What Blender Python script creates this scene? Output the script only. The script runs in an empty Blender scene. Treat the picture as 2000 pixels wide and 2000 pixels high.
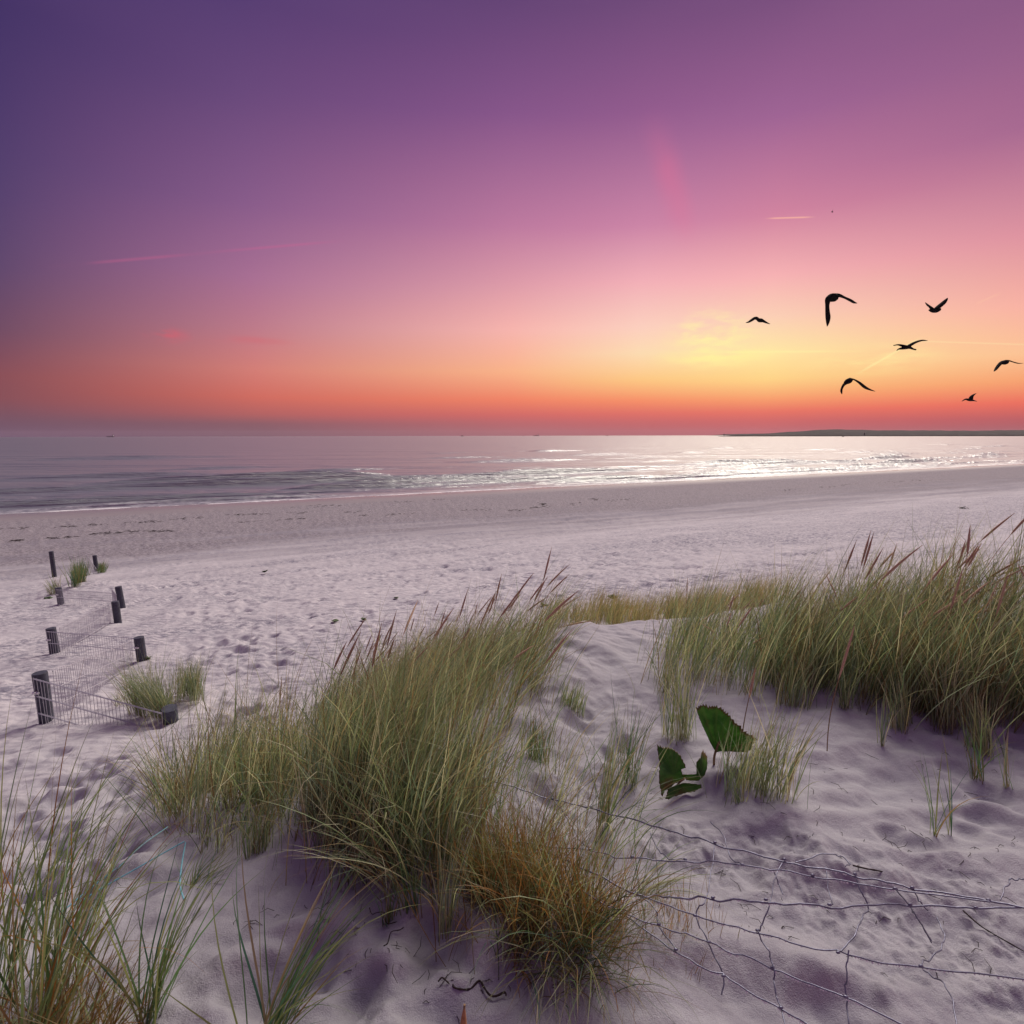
import bpy, math, random
import numpy as np
from mathutils import Vector, Matrix

R = math.radians
rng = np.random.RandomState(7)
random.seed(7)
scene = bpy.context.scene
COL = scene.collection

# ------------------------------------------------------------------ camera
CAMZ = 6.5
FPX = 1055.0                       # focal length in pixels of the 2000 px photograph
PITCH = R(8.09)
cam_d = bpy.data.cameras.new('camera')
cam_d.sensor_width = 36.0
cam_d.lens = 36.0 * FPX / 2000.0
cam_d.clip_start = 0.05
cam_d.clip_end = 60000.0
cam = bpy.data.objects.new('camera', cam_d)
COL.objects.link(cam)
cam.location = (0, 0, CAMZ)
cam.rotation_euler = (R(90) - PITCH, R(0.12), 0)
scene.camera = cam

# ------------------------------------------------------------------ sun (low twilight glow, very soft)
SUN_AZ, SUN_EL = R(29), R(46)
sd = bpy.data.lights.new('sun', 'SUN')
sd.energy = 3.8
sd.angle = R(36)
sd.color = (1.0, 0.935, 0.80)
sun = bpy.data.objects.new('sun', sd)
COL.objects.link(sun)
sv = Vector((math.sin(SUN_AZ) * math.cos(SUN_EL), math.cos(SUN_AZ) * math.cos(SUN_EL), math.sin(SUN_EL)))
sun.rotation_euler = (-sv).to_track_quat('-Z', 'Y').to_euler()

# ------------------------------------------------------------------ view
scene.view_settings.view_transform = 'Standard'
scene.view_settings.look = 'None'
scene.view_settings.exposure = 0.0
scene.view_settings.gamma = 1.0
scene.view_settings.use_curve_mapping = False

# ------------------------------------------------------------------ helpers
def lin(c):
    return tuple(((v / 255.0) / 12.92 if v / 255.0 <= 0.04045 else ((v / 255.0 + 0.055) / 1.055) ** 2.4) for v in c)

CP, SP = math.cos(PITCH), math.sin(PITCH)

def ray(px, py):
    u = (px - 1000.0) / FPX
    v = (py - 1000.0) / FPX
    return np.array([u, CP - v * SP, -SP - v * CP])

def at(px, py, Y):
    d = ray(px, py)
    return Vector((d[0] / d[1] * Y, Y, CAMZ + d[2] / d[1] * Y))

def udir(px, py):
    d = ray(px, py)
    return d / np.linalg.norm(d)

# ------------------------------------------------------------------ world: dusk sky
world = bpy.data.worlds.new('World')
scene.world = world
world.use_nodes = True
wt = world.node_tree
wt.nodes.clear()

class NB:
    """tiny node builder"""
    def __init__(self, t): self.t = t
    def n(self, typ, **kw):
        nd = self.t.nodes.new(typ)
        for k, v in kw.items(): setattr(nd, k, v)
        return nd
    def put(self, sock, v):
        if isinstance(v, bpy.types.NodeSocket): self.t.links.new(v, sock)
        elif v is not None: sock.default_value = v
    def math(self, op, a, b=None, c=None, clamp=False):
        nd = self.n('ShaderNodeMath', operation=op, use_clamp=clamp)
        self.put(nd.inputs[0], a); self.put(nd.inputs[1], b); self.put(nd.inputs[2], c)
        return nd.outputs[0]
    def vec(self, op, a, b=None):
        nd = self.n('ShaderNodeVectorMath', operation=op)
        self.put(nd.inputs[0], a); self.put(nd.inputs[1], b)
        return nd.outputs['Value'] if op in ('DOT_PRODUCT', 'LENGTH', 'DISTANCE') else nd.outputs[0]
    def rng(self, v, a, b, c=0.0, d=1.0, smooth=False):
        nd = self.n('ShaderNodeMapRange', interpolation_type='SMOOTHSTEP' if smooth else 'LINEAR', clamp=True)
        self.put(nd.inputs['Value'], v)
        nd.inputs['From Min'].default_value = a; nd.inputs['From Max'].default_value = b
        nd.inputs['To Min'].default_value = c; nd.inputs['To Max'].default_value = d
        return nd.outputs['Result']
    def mix(self, f, a, b, blend='MIX'):
        nd = self.n('ShaderNodeMix', data_type='RGBA', blend_type=blend)
        self.put(nd.inputs[0], f); self.put(nd.inputs[6], a); self.put(nd.inputs[7], b)
        return nd.outputs[2]
    def ramp(self, f, stops, interp='LINEAR'):
        nd = self.n('ShaderNodeValToRGB')
        cr = nd.color_ramp; cr.interpolation = interp
        while len(cr.elements) < len(stops): cr.elements.new(0.5)
        for e, (p, c) in zip(cr.elements, stops):
            e.position = p
            e.color = (c[0], c[1], c[2], 1)
        self.put(nd.inputs[0], f)
        return nd.outputs[0]
    def noise(self, vec, scale, detail=4, rough=0.5, dist=0.0):
        nd = self.n('ShaderNodeTexNoise')
        self.put(nd.inputs['Vector'], vec)
        nd.inputs['Scale'].default_value = scale
        nd.inputs['Detail'].default_value = detail
        nd.inputs['Roughness'].default_value = rough
        nd.inputs['Distortion'].default_value = dist
        return nd.outputs[0]

W = NB(wt)
tc = W.n('ShaderNodeTexCoord')
D = tc.outputs['Generated']
sx = W.n('ShaderNodeSeparateXYZ'); W.put(sx.inputs[0], D)
az = W.math('ARCTAN2', sx.outputs[0], sx.outputs[1])
elz = sx.outputs[2]

ZEN = (124, 94, 142)  # zenith lies out of view; raised to lighten the shadows
SKY = {   # colours of the sky along five upright lines of the view (row in the photograph, sRGB)
    0:    [(845, (104, 82, 106)), (815, (118, 82, 98)), (775, (136, 80, 88)), (730, (138, 80, 88)), (640, (112, 76, 100)), (520, (92, 70, 108)), (380, (80, 63, 108)), (200, (70, 55, 104)), (0, (61, 48, 98))],
    500:  [(845, (124, 92, 106)), (826, (138, 92, 102)), (808, (178, 98, 98)), (775, (208, 108, 96)), (720, (212, 127, 119)), (640, (189, 123, 138)), (540, (167, 111, 147)), (400, (136, 92, 138)), (200, (106, 74, 124)), (0, (86, 62, 114))],
    1000: [(845, (166, 106, 114)), (826, (186, 104, 108)), (810, (210, 106, 102)), (780, (240, 132, 102)), (725, (250, 180, 138)), (645, (247, 181, 174)), (550, (220, 154, 169)), (440, (188, 122, 159)), (220, (134, 86, 138)), (0, (101, 69, 118))],
    1250: [(845, (178, 104, 112)), (826, (198, 104, 106)), (808, (224, 112, 102)), (783, (247, 144, 104)), (742, (254, 200, 132)), (690, (253, 220, 178)), (640, (253, 208, 191)), (550, (242, 176, 184)), (440, (203, 133, 167)), (220, (146, 92, 142)), (0, (112, 75, 122))],
    1500: [(845, (184, 104, 112)), (824, (206, 104, 104)), (805, (232, 116, 100)), (782, (248, 156, 108)), (742, (255, 212, 136)), (690, (255, 232, 164)), (620, (252, 208, 182)), (540, (246, 178, 180)), (420, (208, 132, 160)), (230, (158, 100, 148)), (0, (122, 80, 126))],
    2000: [(845, (160, 92, 102)), (820, (190, 94, 98)), (788, (236, 112, 94)), (745, (247, 164, 114)), (690, (252, 196, 150)), (600, (248, 178, 164)), (460, (220, 146, 160)), (250, (164, 104, 144)), (0, (138, 90, 132))],
}
cols = {}
for x, rows in SKY.items():
    stops = [(max(0.0, udir(x, y)[2]), lin(c)) for y, c in rows]
    stops[0] = (0.0, stops[0][1])
    stops.append((1.0, lin(ZEN)))
    cols[x] = W.ramp(elz, stops)
cur = cols[0]
for x0, x1 in ((0, 500), (500, 1000), (1000, 1250), (1250, 1500), (1500, 2000)):
    a0 = math.atan2(*udir(x0, 700)[:2]); a1 = math.atan2(*udir(x1, 700)[:2])
    cur = W.mix(W.rng(az, a0, a1), cur, cols[x1])
cur = W.mix(W.rng(az, R(46), R(80)), cur, cols[500])
cur = W.mix(W.rng(az, R(-150), R(-75), 1.0, 0.0), cur, cols[500])   # unseen sky behind the camera, brightened with in-view colours to fill the shadows

def streak(a, b, wpx, col, strength, noise_scale=0.0, feather=0.15, noise_lo=0.35):
    """a contrail or wisp: band round the great circle through two directions"""
    global cur
    A, B = udir(*a), udir(*b)
    n = np.cross(A, B); n /= np.linalg.norm(n)
    mid = (A + B) / 2; mid /= np.linalg.norm(mid)
    t = B - A; L = np.linalg.norm(t); t /= L
    dist = W.math('ABSOLUTE', W.vec('DOT_PRODUCT', D, tuple(n)))
    w = wpx / FPX
    m = W.rng(dist, 0.0, w, 1.0, 0.0, True)
    along = W.vec('DOT_PRODUCT', W.vec('SUBTRACT', D, tuple(mid)), tuple(t))
    m = W.math('MULTIPLY', m, W.rng(along, -L / 2, -L / 2 + L * feather, 0, 1, True))
    m = W.math('MULTIPLY', m, W.rng(along, L / 2 - L * feather, L / 2, 1, 0, True))
    m = W.math('MULTIPLY', m, W.rng(W.vec('DOT_PRODUCT', D, tuple(mid)), 0.3, 0.5))
    if noise_scale:
        m = W.math('MULTIPLY', m, W.rng(W.noise(D, noise_scale, 2, 0.6), noise_lo, noise_lo + 0.3, 0, 1, True))
    cur = W.mix(W.math('MULTIPLY', m, strength), cur, (*lin(col), 1))

def puff(c, rx, ry, col, strength, scale, stretch=(1, 1, 4)):
    """a soft wisp of cloud: ellipse of directions broken up by noise"""
    global cur
    C = udir(*c)
    right = np.array([C[1], -C[0], 0]); right /= np.linalg.norm(right)
    up = np.cross(right, C)
    dx = W.math('DIVIDE', W.vec('DOT_PRODUCT', D, tuple(right)), rx / FPX)
    dy = W.math('DIVIDE', W.math('SUBTRACT', W.vec('DOT_PRODUCT', D, tuple(up)), float(np.dot(C, up))), ry / FPX)
    r = W.math('SQRT', W.math('ADD', W.math('MULTIPLY', dx, dx), W.math('MULTIPLY', dy, dy)))
    m = W.rng(r, 0.1, 1.0, 1, 0, True)
    nz = W.noise(W.vec('MULTIPLY', D, stretch), scale, 3, 0.65, 0.0)
    m = W.math('MULTIPLY', m, W.rng(nz, 0.36, 0.66, 0, 1, True))
    m = W.math('MULTIPLY', m, W.rng(W.vec('DOT_PRODUCT', D, tuple(C)), 0.3, 0.5))
    cur = W.mix(W.math('MULTIPLY', m, strength), cur, (*lin(col), 1))

streak((60, 522), (460, 488), 3.5, (200, 98, 140), 0.30, 9, 0.4, 0.25)
streak((380, 494), (690, 468), 3.5, (200, 98, 145), 0.34, 9, 0.4, 0.12)
streak((1490, 428), (1598, 425), 1.8, (255, 190, 165), 0.7, 0, 0.3)
streak((1280, 689), (1740, 687), 3, (255, 243, 170), 0.45, 6, 0.3, 0.2)
streak((1730, 666), (2060, 677), 1.8, (255, 232, 175), 0.35, 0, 0.25)
streak((1668, 735), (1808, 656), 3, (255, 248, 175), 0.4, 12, 0.25, 0.1)
streak((1900, 598), (1960, 572), 1.6, (255, 205, 165), 0.3, 0, 0.3)
streak((1268, 200), (1350, 500), 34, (226, 112, 150), 0.34, 6, 0.45, 0.3)
puff((1390, 655), 100, 60, (255, 246, 165), 0.7, 16, (1, 1, 3.5))
puff((1395, 700), 130, 26, (255, 247, 158), 0.6, 10, (1, 1, 5))
puff((1700, 705), 120, 30, (255, 247, 168), 0.5, 10, (1, 1, 5))
puff((320, 651), 48, 18, (222, 92, 108), 0.55, 16, (1, 1, 3))
puff((490, 664), 90, 10, (212, 102, 112), 0.45, 8, (1, 1, 5))
# faint unevenness of the air
cur = W.mix(W.rng(W.noise(W.vec('MULTIPLY', D, (1, 1, 9)), 3.0, 3, 0.5), 0.35, 0.7, 0, 0.10), cur, W.mix(1.0, cur, (1.12, 0.98, 0.95, 1), 'MULTIPLY'))
bg = W.n('ShaderNodeBackground')
W.put(bg.inputs[0], cur)
bg.inputs[1].default_value = 1.0
wo = W.n('ShaderNodeOutputWorld')
wt.links.new(bg.outputs[0], wo.inputs[0])

# ------------------------------------------------------------------ numpy noise
_perm = np.random.RandomState(3).permutation(512)
_ga = np.random.RandomState(4).rand(512) * 2 * np.pi
_gx, _gy = np.cos(_ga), np.sin(_ga)

def perlin(x, y):
    xi = np.floor(x).astype(np.int64); yi = np.floor(y).astype(np.int64)
    xf = x - xi; yf = y - yi
    u = xf * xf * xf * (xf * (xf * 6 - 15) + 10); v = yf * yf * yf * (yf * (yf * 6 - 15) + 10)
    def g(ix, iy, dx, dy):
        h = _perm[(_perm[ix & 511] + iy) & 511]
        return _gx[h] * dx + _gy[h] * dy
    a = g(xi, yi, xf, yf); b = g(xi + 1, yi, xf - 1, yf)
    c = g(xi, yi + 1, xf, yf - 1); d = g(xi + 1, yi + 1, xf - 1, yf - 1)
    return ((a + (b - a) * u) * (1 - v) + (c + (d - c) * u) * v) * 1.4

def fbm(x, y, octv=4, gain=0.5, lac=2.03):
    s = 0; a = 1.0; f = 1.0
    for o in range(octv):
        s = s + a * perlin(x * f + 17.3 * o, y * f - 9.1 * o)
        a *= gain; f *= lac
    return s

def sstep(a, b, x):
    t = np.clip((x - a) / (b - a), 0, 1)
    return t * t * (3 - 2 * t)

# ------------------------------------------------------------------ terrain height (large forms)
def inland(X, Y):            # metres from the waterline, measured up the beach
    return (66.0 + 0.48 * X - Y) / 1.109

def _table(ss, zz, k):
    g = np.arange(-80, 140, 0.1)
    z = np.interp(g, ss, zz)
    ker = np.hanning(int(k / 0.1) | 1); ker /= ker.sum()
    return g, np.convolve(np.pad(z, len(ker) // 2, mode='edge'), ker, 'valid')

SL = _table([-80, -30, 0, 30, 34, 41.5, 47.8, 51, 54, 55.9, 57, 58.3, 60, 140],
            [-4, -1.3, 0, 1.1, 1.3, 2.1, 2.8, 3.15, 3.73, 4.18, 4.55, 4.8, 4.87, 5.2], 1.6)
SR = _table([-80, -30, 0, 30, 34, 41.5, 47.8, 50.0, 52.6, 54.2, 55.4, 57, 60, 140],
            [-4, -1.3, 0, 1.1, 1.3, 2.1, 2.7, 2.95, 3.45, 4.30, 4.66, 4.80, 4.87, 5.2], 1.2)

def plane_xy(px, py, drop):
    d = ray(px, py); k = drop / -d[2]
    return d[0] * k, d[1] * k

BUMPS = []
def bump(px, py, drop, h, sx_, sy_=None, rot=0.0):
    x, y = plane_xy(px, py, drop)
    BUMPS.append((x, y, h, sx_, sy_ or sx_, rot))
bump(760, 1560, 1.75, 0.16, 0.5)
bump(900, 1420, 1.75, 0.15, 0.5)
bump(1020, 1330, 1.80, 0.12, 0.45)
bump(440, 1590, 2.1, 0.14, 0.35)
bump(1080, 1800, 1.68, 0.10, 0.22)
bump(1990, 1330, 1.70, 0.36, 0.9)
bump(2300, 1330, 1.70, 0.34, 1.2)
bump(1140, 1250, 1.85, 0.12, 0.28, 0.6)
bump(1250, 1262, 1.85, 0.06, 0.22, 0.5)
bump(1160, 1470, 1.75, -0.16, 0.45, 0.9, -0.2)
bump(1020, 1430, 1.75, 0.07, 0.16)
bump(165, 1140, 4.3, 0.32, 1.3, 1.1)
bump(150, 1190, 4.0, 0.12, 1.0)
bump(265, 1205, 3.9, -0.12, 0.35, 0.5)
bump(330, 1200, 3.9, 0.08, 0.5, 0.4)
bump(350, 1390, 3.2, 0.10, 0.5)
bump(1620, 1690, 1.65, 0.035, 0.30, 0.06, -0.25)
bump(1550, 1880, 1.65, 0.06, 0.34, 0.10, -0.45)
bump(1480, 1960, 1.65, -0.028, 0.20, 0.12, -0.45)
bump(1780, 1800, 1.65, -0.02, 0.22, 0.16, -0.3)

for (px, py, dr, h, ax_, ay_, ro) in ((1110, 1325, 1.85, .05, .13, .2, .3), (1180, 1295, 1.85, .055, .16, .16, 0), (1245, 1330, 1.85, .05, .12, .25, -.3), (1165, 1385, 1.8, -.05, .12, .14, 0), (1215, 1420, 1.8, .045, .10, .22, -.4),
        (1100, 1440, 1.8, .05, .14, .12, 0), (1150, 1520, 1.78, -.045, .12, .10, 0), (1060, 1520, 1.78, .04, .16, .08, .3), (1210, 1590, 1.75, .035, .2, .06, .2), (1130, 1210, 1.9, .05, .2, .2, 0), (1210, 1235, 1.9, .05, .14, .2, 0),
        (1560, 1500, 1.75, .022, .45, .05, .18), (1680, 1530, 1.75, .024, .5, .05, .2), (1620, 1570, 1.72, .024, .45, .05, .15), (1780, 1600, 1.7, .022, .4, .045, .1), (1500, 1610, 1.7, .03, .35, .06, -.1), (1850, 1480, 1.75, .02, .4, .05, .2),
        (1450, 1640, 1.68, -.012, .2, .08, -.15), (1700, 1665, 1.66, .03, .3, .05, -.12), (1900, 1690, 1.66, .025, .25, .06, -.1), (300, 1830, 1.7, .05, .25, .1, .4), (480, 1860, 1.68, .045, .3, .08, .5), (640, 1900, 1.66, .04, .25, .08, .5), (230, 1700, 1.9, .05, .2, .12, .2)):
    bump(px, py, dr, h, ax_, ay_, ro)

def H0(X, Y):
    X = np.asarray(X, float); Y = np.asarray(Y, float)
    s = inland(X, Y)
    s = s + 0.35 * perlin(X * 0.21 + 3, Y * 0.21) * sstep(38, 46, s)
    w = sstep(-1.6, 0.6, X - 0.10 * (Y - 3))
    z = np.interp(s, *SL) * (1 - w) + np.interp(s, *SR) * w
    z = z - 0.075 * np.clip(X - 0.5, 0, 3.5) * sstep(57.5, 55.0, s) * sstep(50, 54, s)
    if X.size < 64:
        B_ = np.array(BUMPS)
        dx = X[..., None] - B_[:, 0]; dy = Y[..., None] - B_[:, 1]
        c, sn = np.cos(B_[:, 5]), np.sin(B_[:, 5])
        return z + (B_[:, 2] * np.exp(-((dx * c + dy * sn) / B_[:, 3]) ** 2 - ((-dx * sn + dy * c) / B_[:, 4]) ** 2)).sum(-1)
    for (bx, by, h, ax, ay, rot) in BUMPS:
        m = np.nonzero(np.hypot(X - bx, Y - by) < 3.2 * max(ax, ay))[0]
        dx, dy = X[m] - bx, Y[m] - by
        c, sn = math.cos(rot), math.sin(rot)
        z[m] += h * np.exp(-((dx * c + dy * sn) / ax) ** 2 - ((-dx * sn + dy * c) / ay) ** 2)
    return z

def ground(px, py, lift=0.0):
    """the point of the ground (plus lift) that the photograph shows at this pixel"""
    d = ray(px, py)
    t = 0.5; prev = t
    while t < 400:
        if CAMZ + d[2] * t < float(H0(d[0] * t, d[1] * t)) + lift: break
        prev = t; t *= 1.02
    a, b = prev, t
    for _ in range(24):
        m = (a + b) / 2
        if CAMZ + d[2] * m < float(H0(d[0] * m, d[1] * m)) + lift: b = m
        else: a = m
    return Vector((d[0] * b, d[1] * b, CAMZ + d[2] * b))

# footprints and hollows: x, y, radius across, radius along, angle, depth
CR = []
def craters(poly, n, r0, r1, dep, seed):
    rr = np.random.RandomState(seed)
    P = np.array(poly, float)
    lo, hi = P.min(0), P.max(0)
    k = 0
    while k < n:
        p = lo + rr.rand(2) * (hi - lo)
        ins = False; j = len(P) - 1
        for i in range(len(P)):
            if (P[i, 1] > p[1]) != (P[j, 1] > p[1]) and p[0] < (P[j, 0] - P[i, 0]) * (p[1] - P[i, 1]) / (P[j, 1] - P[i, 1]) + P[i, 0]: ins = not ins
            j = i
        if not ins: continue
        g = ground(*p)
        r = r0 + (r1 - r0) * rr.rand()
        CR.append((g.x, g.y, r, r * (1.3 + 0.6 * rr.rand()), rr.rand() * 3.14, dep * (0.6 + 0.6 * rr.rand())))
        k += 1
craters([(20, 1480), (330, 1440), (330, 1620), (120, 1830), (-40, 1800)], 46, 0.09, 0.15, 0.050, 1)
craters([(1080, 1320), (1260, 1300), (1230, 1560), (1000, 1580)], 18, 0.05, 0.10, 0.020, 2)
craters([(330, 1140), (480, 1160), (640, 1400), (420, 1420)], 60, 0.08, 0.14, 0.05, 3)
craters([(300, 1130), (1100, 1110), (1100, 1180), (620, 1240), (380, 1300)], 150, 0.08, 0.16, 0.05, 4)
craters([(1120, 1060), (1990, 1020), (1990, 1100), (1500, 1130), (1100, 1150)], 150, 0.14, 0.24, 0.06, 14)
craters([(260, 1100), (1100, 1080), (1100, 1130), (300, 1150)], 110, 0.12, 0.22, 0.05, 15)
craters([(1300, 1560), (1990, 1480), (1990, 1660), (1400, 1700)], 10, 0.06, 0.10, 0.025, 5)
craters([(560, 1760), (900, 1850), (800, 1990), (300, 1990)], 12, 0.08, 0.14, 0.035, 6)
for (px, py, r, dep) in ((235, 1750, 0.13, 0.06), (1560, 1660, 0.05, 0.022), (1735, 1630, 0.045, 0.03), (1900, 1590, 0.06, 0.028), (1890, 1625, 0.05, 0.02),
                         (540, 1885, 0.12, 0.05), (1640, 1960, 0.10, 0.05), (620, 1965, 0.14, 0.05), (215, 1685, 0.09, 0.05)):
    g = ground(px, py); CR.append((g.x, g.y, r, r * 1.4, 0.4, dep))

RUB = []
for (px, py, r) in ((1560, 1690, .25), (1700, 1800, .30), (1850, 1830, .30), (1950, 1900, .26), (1700, 1745, .24), (1880, 1760, .22), (1400, 1660, .18), (1130, 1560, .22), (1080, 1600, .2), (1300, 1640, .15)):
    g = ground(px, py); RUB.append((g.x, g.y, r))

def detail(X, Y):
    s = inland(X, Y)
    dist = np.hypot(X, Y)
    dune = sstep(52.5, 55.5, s)
    z = dune * (0.045 * fbm(X * 1.3, Y * 1.3, 3) + 0.014 * fbm(X * 5 + 9, Y * 5, 3))
    # soft wind ridges on the dune top
    wx = X * 0.86 + Y * 0.5 + 0.25 * perlin(X * 1.1, Y * 1.1)
    z += dune * 0.012 * sstep(-0.2, 0.5, perlin(X * 0.9 + 5, Y * 0.9)) * np.sin(wx * 28 + 2.5 * perlin(X * 2, Y * 2))
    # trodden beach: dimples and little ridges, broad swells
    beach = sstep(24, 30, s) * (1 - 0.75 * dune)
    tread = 0.55 + 0.6 * perlin(X * 0.13 + 2, Y * 0.13)
    n1 = fbm(X * 1.7 + 4, Y * 1.7, 3, 0.55)
    n2 = fbm(X * 3.6, Y * 3.6 + 7, 2)
    z += beach * np.clip(tread, 0.15, 1.2) * (0.085 * np.minimum(n1, 0.12) - 0.045 * np.abs(n2))
    rp = np.sin(Y * 46 + 9 * perlin(X * 0.9, Y * 0.9) + 4 * perlin(X * 3, Y * 2)) * sstep(-0.3, 0.3, perlin(X * 0.35 + 3, Y * 0.35))
    z += beach * (0.009 * rp + 0.020 * np.minimum(fbm(X * 4.5, Y * 8, 2), 0.1)) * np.clip(1.6 - dist / 25.0, 0, 1)
    z += beach * 0.05 * fbm(X * 0.33, Y * 0.33, 2)
    rough = sstep(6, 10, s) * (1 - sstep(26, 31, s))
    z += rough * (0.045 * fbm(X * 2.1, Y * 2.1, 3, 0.7) + 0.03 * perlin(X * 0.25, Y * 0.5))
    z += sstep(20, 30, s) * (1 - dune) * 0.10 * perlin((X + 0.48 * Y) * 0.05, s * 0.16)
    # footprints
    for (cx, cy, ra, rl, an, dp) in CR:
        m = np.nonzero((np.abs(X - cx) < 3 * rl) & (np.abs(Y - cy) < 3 * rl))[0]
        if not len(m): continue
        c, sn = math.cos(an), math.sin(an)
        dx, dy = X[m] - cx, Y[m] - cy
        q = np.sqrt(((dx * c + dy * sn) / rl) ** 2 + ((-dx * sn + dy * c) / ra) ** 2) + 0.18 * perlin(dx * 14 + cx * 7, dy * 14)
        z[m] += dp * (-np.exp(-(q * 1.15) ** 3) + 0.30 * np.exp(-((q - 1.2) / 0.45) ** 2))
    # kicked up crumbly sand
    rub = np.zeros_like(X)
    for (cx, cy, r) in RUB:
        rub = np.maximum(rub, np.exp(-(((X - cx) ** 2 + (Y - cy) ** 2) / r ** 2) ** 1.5))
    m = np.nonzero(rub > 0.02)[0]
    x, y = X[m], Y[m]
    k = 1 - np.abs(fbm(x * 7, y * 7, 4, 0.6))
    z[m] += rub[m] * (0.020 * (k - 0.6) + 0.015 * np.maximum(fbm(x * 21, y * 21, 3, 0.65), -0.1))
    return z

# ------------------------------------------------------------------ mesh helpers
def mesh_np(name, V, F, smooth=True, mats=()):
    me = bpy.data.meshes.new(name)
    V = np.ascontiguousarray(V, np.float32); F = np.ascontiguousarray(F, np.int32)
    nv, nf, k = len(V), len(F), F.shape[1]
    me.vertices.add(nv); me.vertices.foreach_set('co', V.ravel())
    me.loops.add(nf * k); me.loops.foreach_set('vertex_index', F.ravel())
    me.polygons.add(nf)
    me.polygons.foreach_set('loop_start', np.arange(0, nf * k, k, dtype=np.int32))
    me.polygons.foreach_set('loop_total', np.full(nf, k, dtype=np.int32))
    if smooth: me.polygons.foreach_set('use_smooth', np.ones(nf, dtype=bool))
    me.update(calc_edges=True)
    for m in mats: me.materials.append(m)
    return me

def link(name, data, parent=None, loc=None):
    o = bpy.data.objects.new(name, data)
    COL.objects.link(o)
    if parent is not None: o.parent = parent
    if loc is not None: o.location = loc
    return o

def tag(o, label=None, cat=None, group=None, kind=None):
    if label: o['label'] = label
    if cat: o['category'] = cat
    if group: o['group'] = group
    if kind: o['kind'] = kind
    return o

def thing(name, loc, label, cat, group=None):
    return tag(link(name, None, None, loc), label, cat, group)

def grid_faces(nr, nc, wrap=False):
    r = np.arange(nr - 1)[:, None]; c = np.arange(nc if wrap else nc - 1)[None, :]
    a = r * nc + c; b = r * nc + (c + 1) % nc
    return np.stack([a, b, b + nc, a + nc], -1).reshape(-1, 4)

class Geo:
    """collects tubes and spindles into one mesh"""
    def __init__(self): self.V = []; self.F = []; self.n = 0
    def add(self, V, F):
        self.V.append(np.asarray(V, float)); self.F.append(np.asarray(F) + self.n); self.n += len(V)
    def tube(self, pts, rad, sides=6, cap=True):
        P = np.array([tuple(p) for p in pts], float); n = len(P)
        rad = np.full(n, rad, float) if np.isscalar(rad) else np.asarray(rad, float)
        T = np.gradient(P, axis=0); T /= np.linalg.norm(T, axis=1)[:, None] + 1e-12
        ref = np.array([0, 0, 1.0]) if abs(T[0][2]) < 0.9 else np.array([1.0, 0, 0])
        rings = []
        for i in range(n):
            u = ref - T[i] * ref.dot(T[i]); u /= np.linalg.norm(u) + 1e-12; ref = u
            v = np.cross(T[i], u)
            a = np.arange(sides) * 2 * np.pi / sides
            rings.append(P[i] + rad[i] * (np.cos(a)[:, None] * u + np.sin(a)[:, None] * v))
        V = np.concatenate(rings)
        F = grid_faces(n, sides, True)
        self.add(V, F)
        if cap:
            for ring, c in ((rings[0], P[0]), (rings[-1], P[-1])):
                i = np.arange(sides)
                VV = np.concatenate([ring, [c]])
                self.add(VV, np.stack([i, (i + 1) % sides, np.full(sides, sides), np.full(sides, sides)], -1))
    def mesh(self, name, mat, smooth=True):
        V = np.concatenate(self.V); F = np.concatenate(self.F)
        tri = F[:, 2] == F[:, 3]
        me = bpy.data.meshes.new(name)
        faces = [tuple(f[:3]) if t else tuple(f) for f, t in zip(F.tolist(), tri)]
        me.from_pydata(V.tolist(), [], faces)
        if smooth: me.polygons.foreach_set('use_smooth', np.ones(len(me.polygons), dtype=bool))
        me.materials.append(mat); me.update()
        return me

def smooth_path(pts, n=6):
    P = np.array([tuple(p) for p in pts], float)
    if len(P) < 3: return P
    Q = np.concatenate([[2 * P[0] - P[1]], P, [2 * P[-1] - P[-2]]])
    out = []
    for i in range(1, len(Q) - 2):
        for t in np.linspace(0, 1, n, endpoint=False):
            a, b, c, d = Q[i - 1], Q[i], Q[i + 1], Q[i + 2]
            out.append(0.5 * ((2 * b) + (c - a) * t + (2 * a - 5 * b + 4 * c - d) * t * t + (3 * b - a - 3 * c + d) * t ** 3))
    out.append(P[-1])
    return np.array(out)

# ------------------------------------------------------------------ materials
def new_mat(name):
    m = bpy.data.materials.new(name); m.use_nodes = True
    t = m.node_tree; t.nodes.clear()
    return m, NB(t)

def finish(N, shader, disp=None):
    o = N.n('ShaderNodeOutputMaterial'); N.t.links.new(shader, o.inputs[0])

def principled(N, color, rough=0.6, spec=0.3, normal=None, **kw):
    p = N.n('ShaderNodeBsdfPrincipled')
    N.put(p.inputs['Base Color'], color); N.put(p.inputs['Roughness'], rough)
    N.put(p.inputs['Specular IOR Level'], spec)
    if normal is not None: N.put(p.inputs['Normal'], normal)
    for k, v in kw.items(): N.put(p.inputs[k.replace('_', ' ')], v)
    return p.outputs[0]

def bumpn(N, height, strength, dist=0.01, normal=None):
    b = N.n('ShaderNodeBump'); N.put(b.inputs['Height'], height)
    b.inputs['Strength'].default_value = strength; b.inputs['Distance'].default_value = dist
    if normal is not None: N.put(b.inputs['Normal'], normal)
    return b.outputs[0]

def rgb(*c): return (c[0], c[1], c[2], 1)

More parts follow.
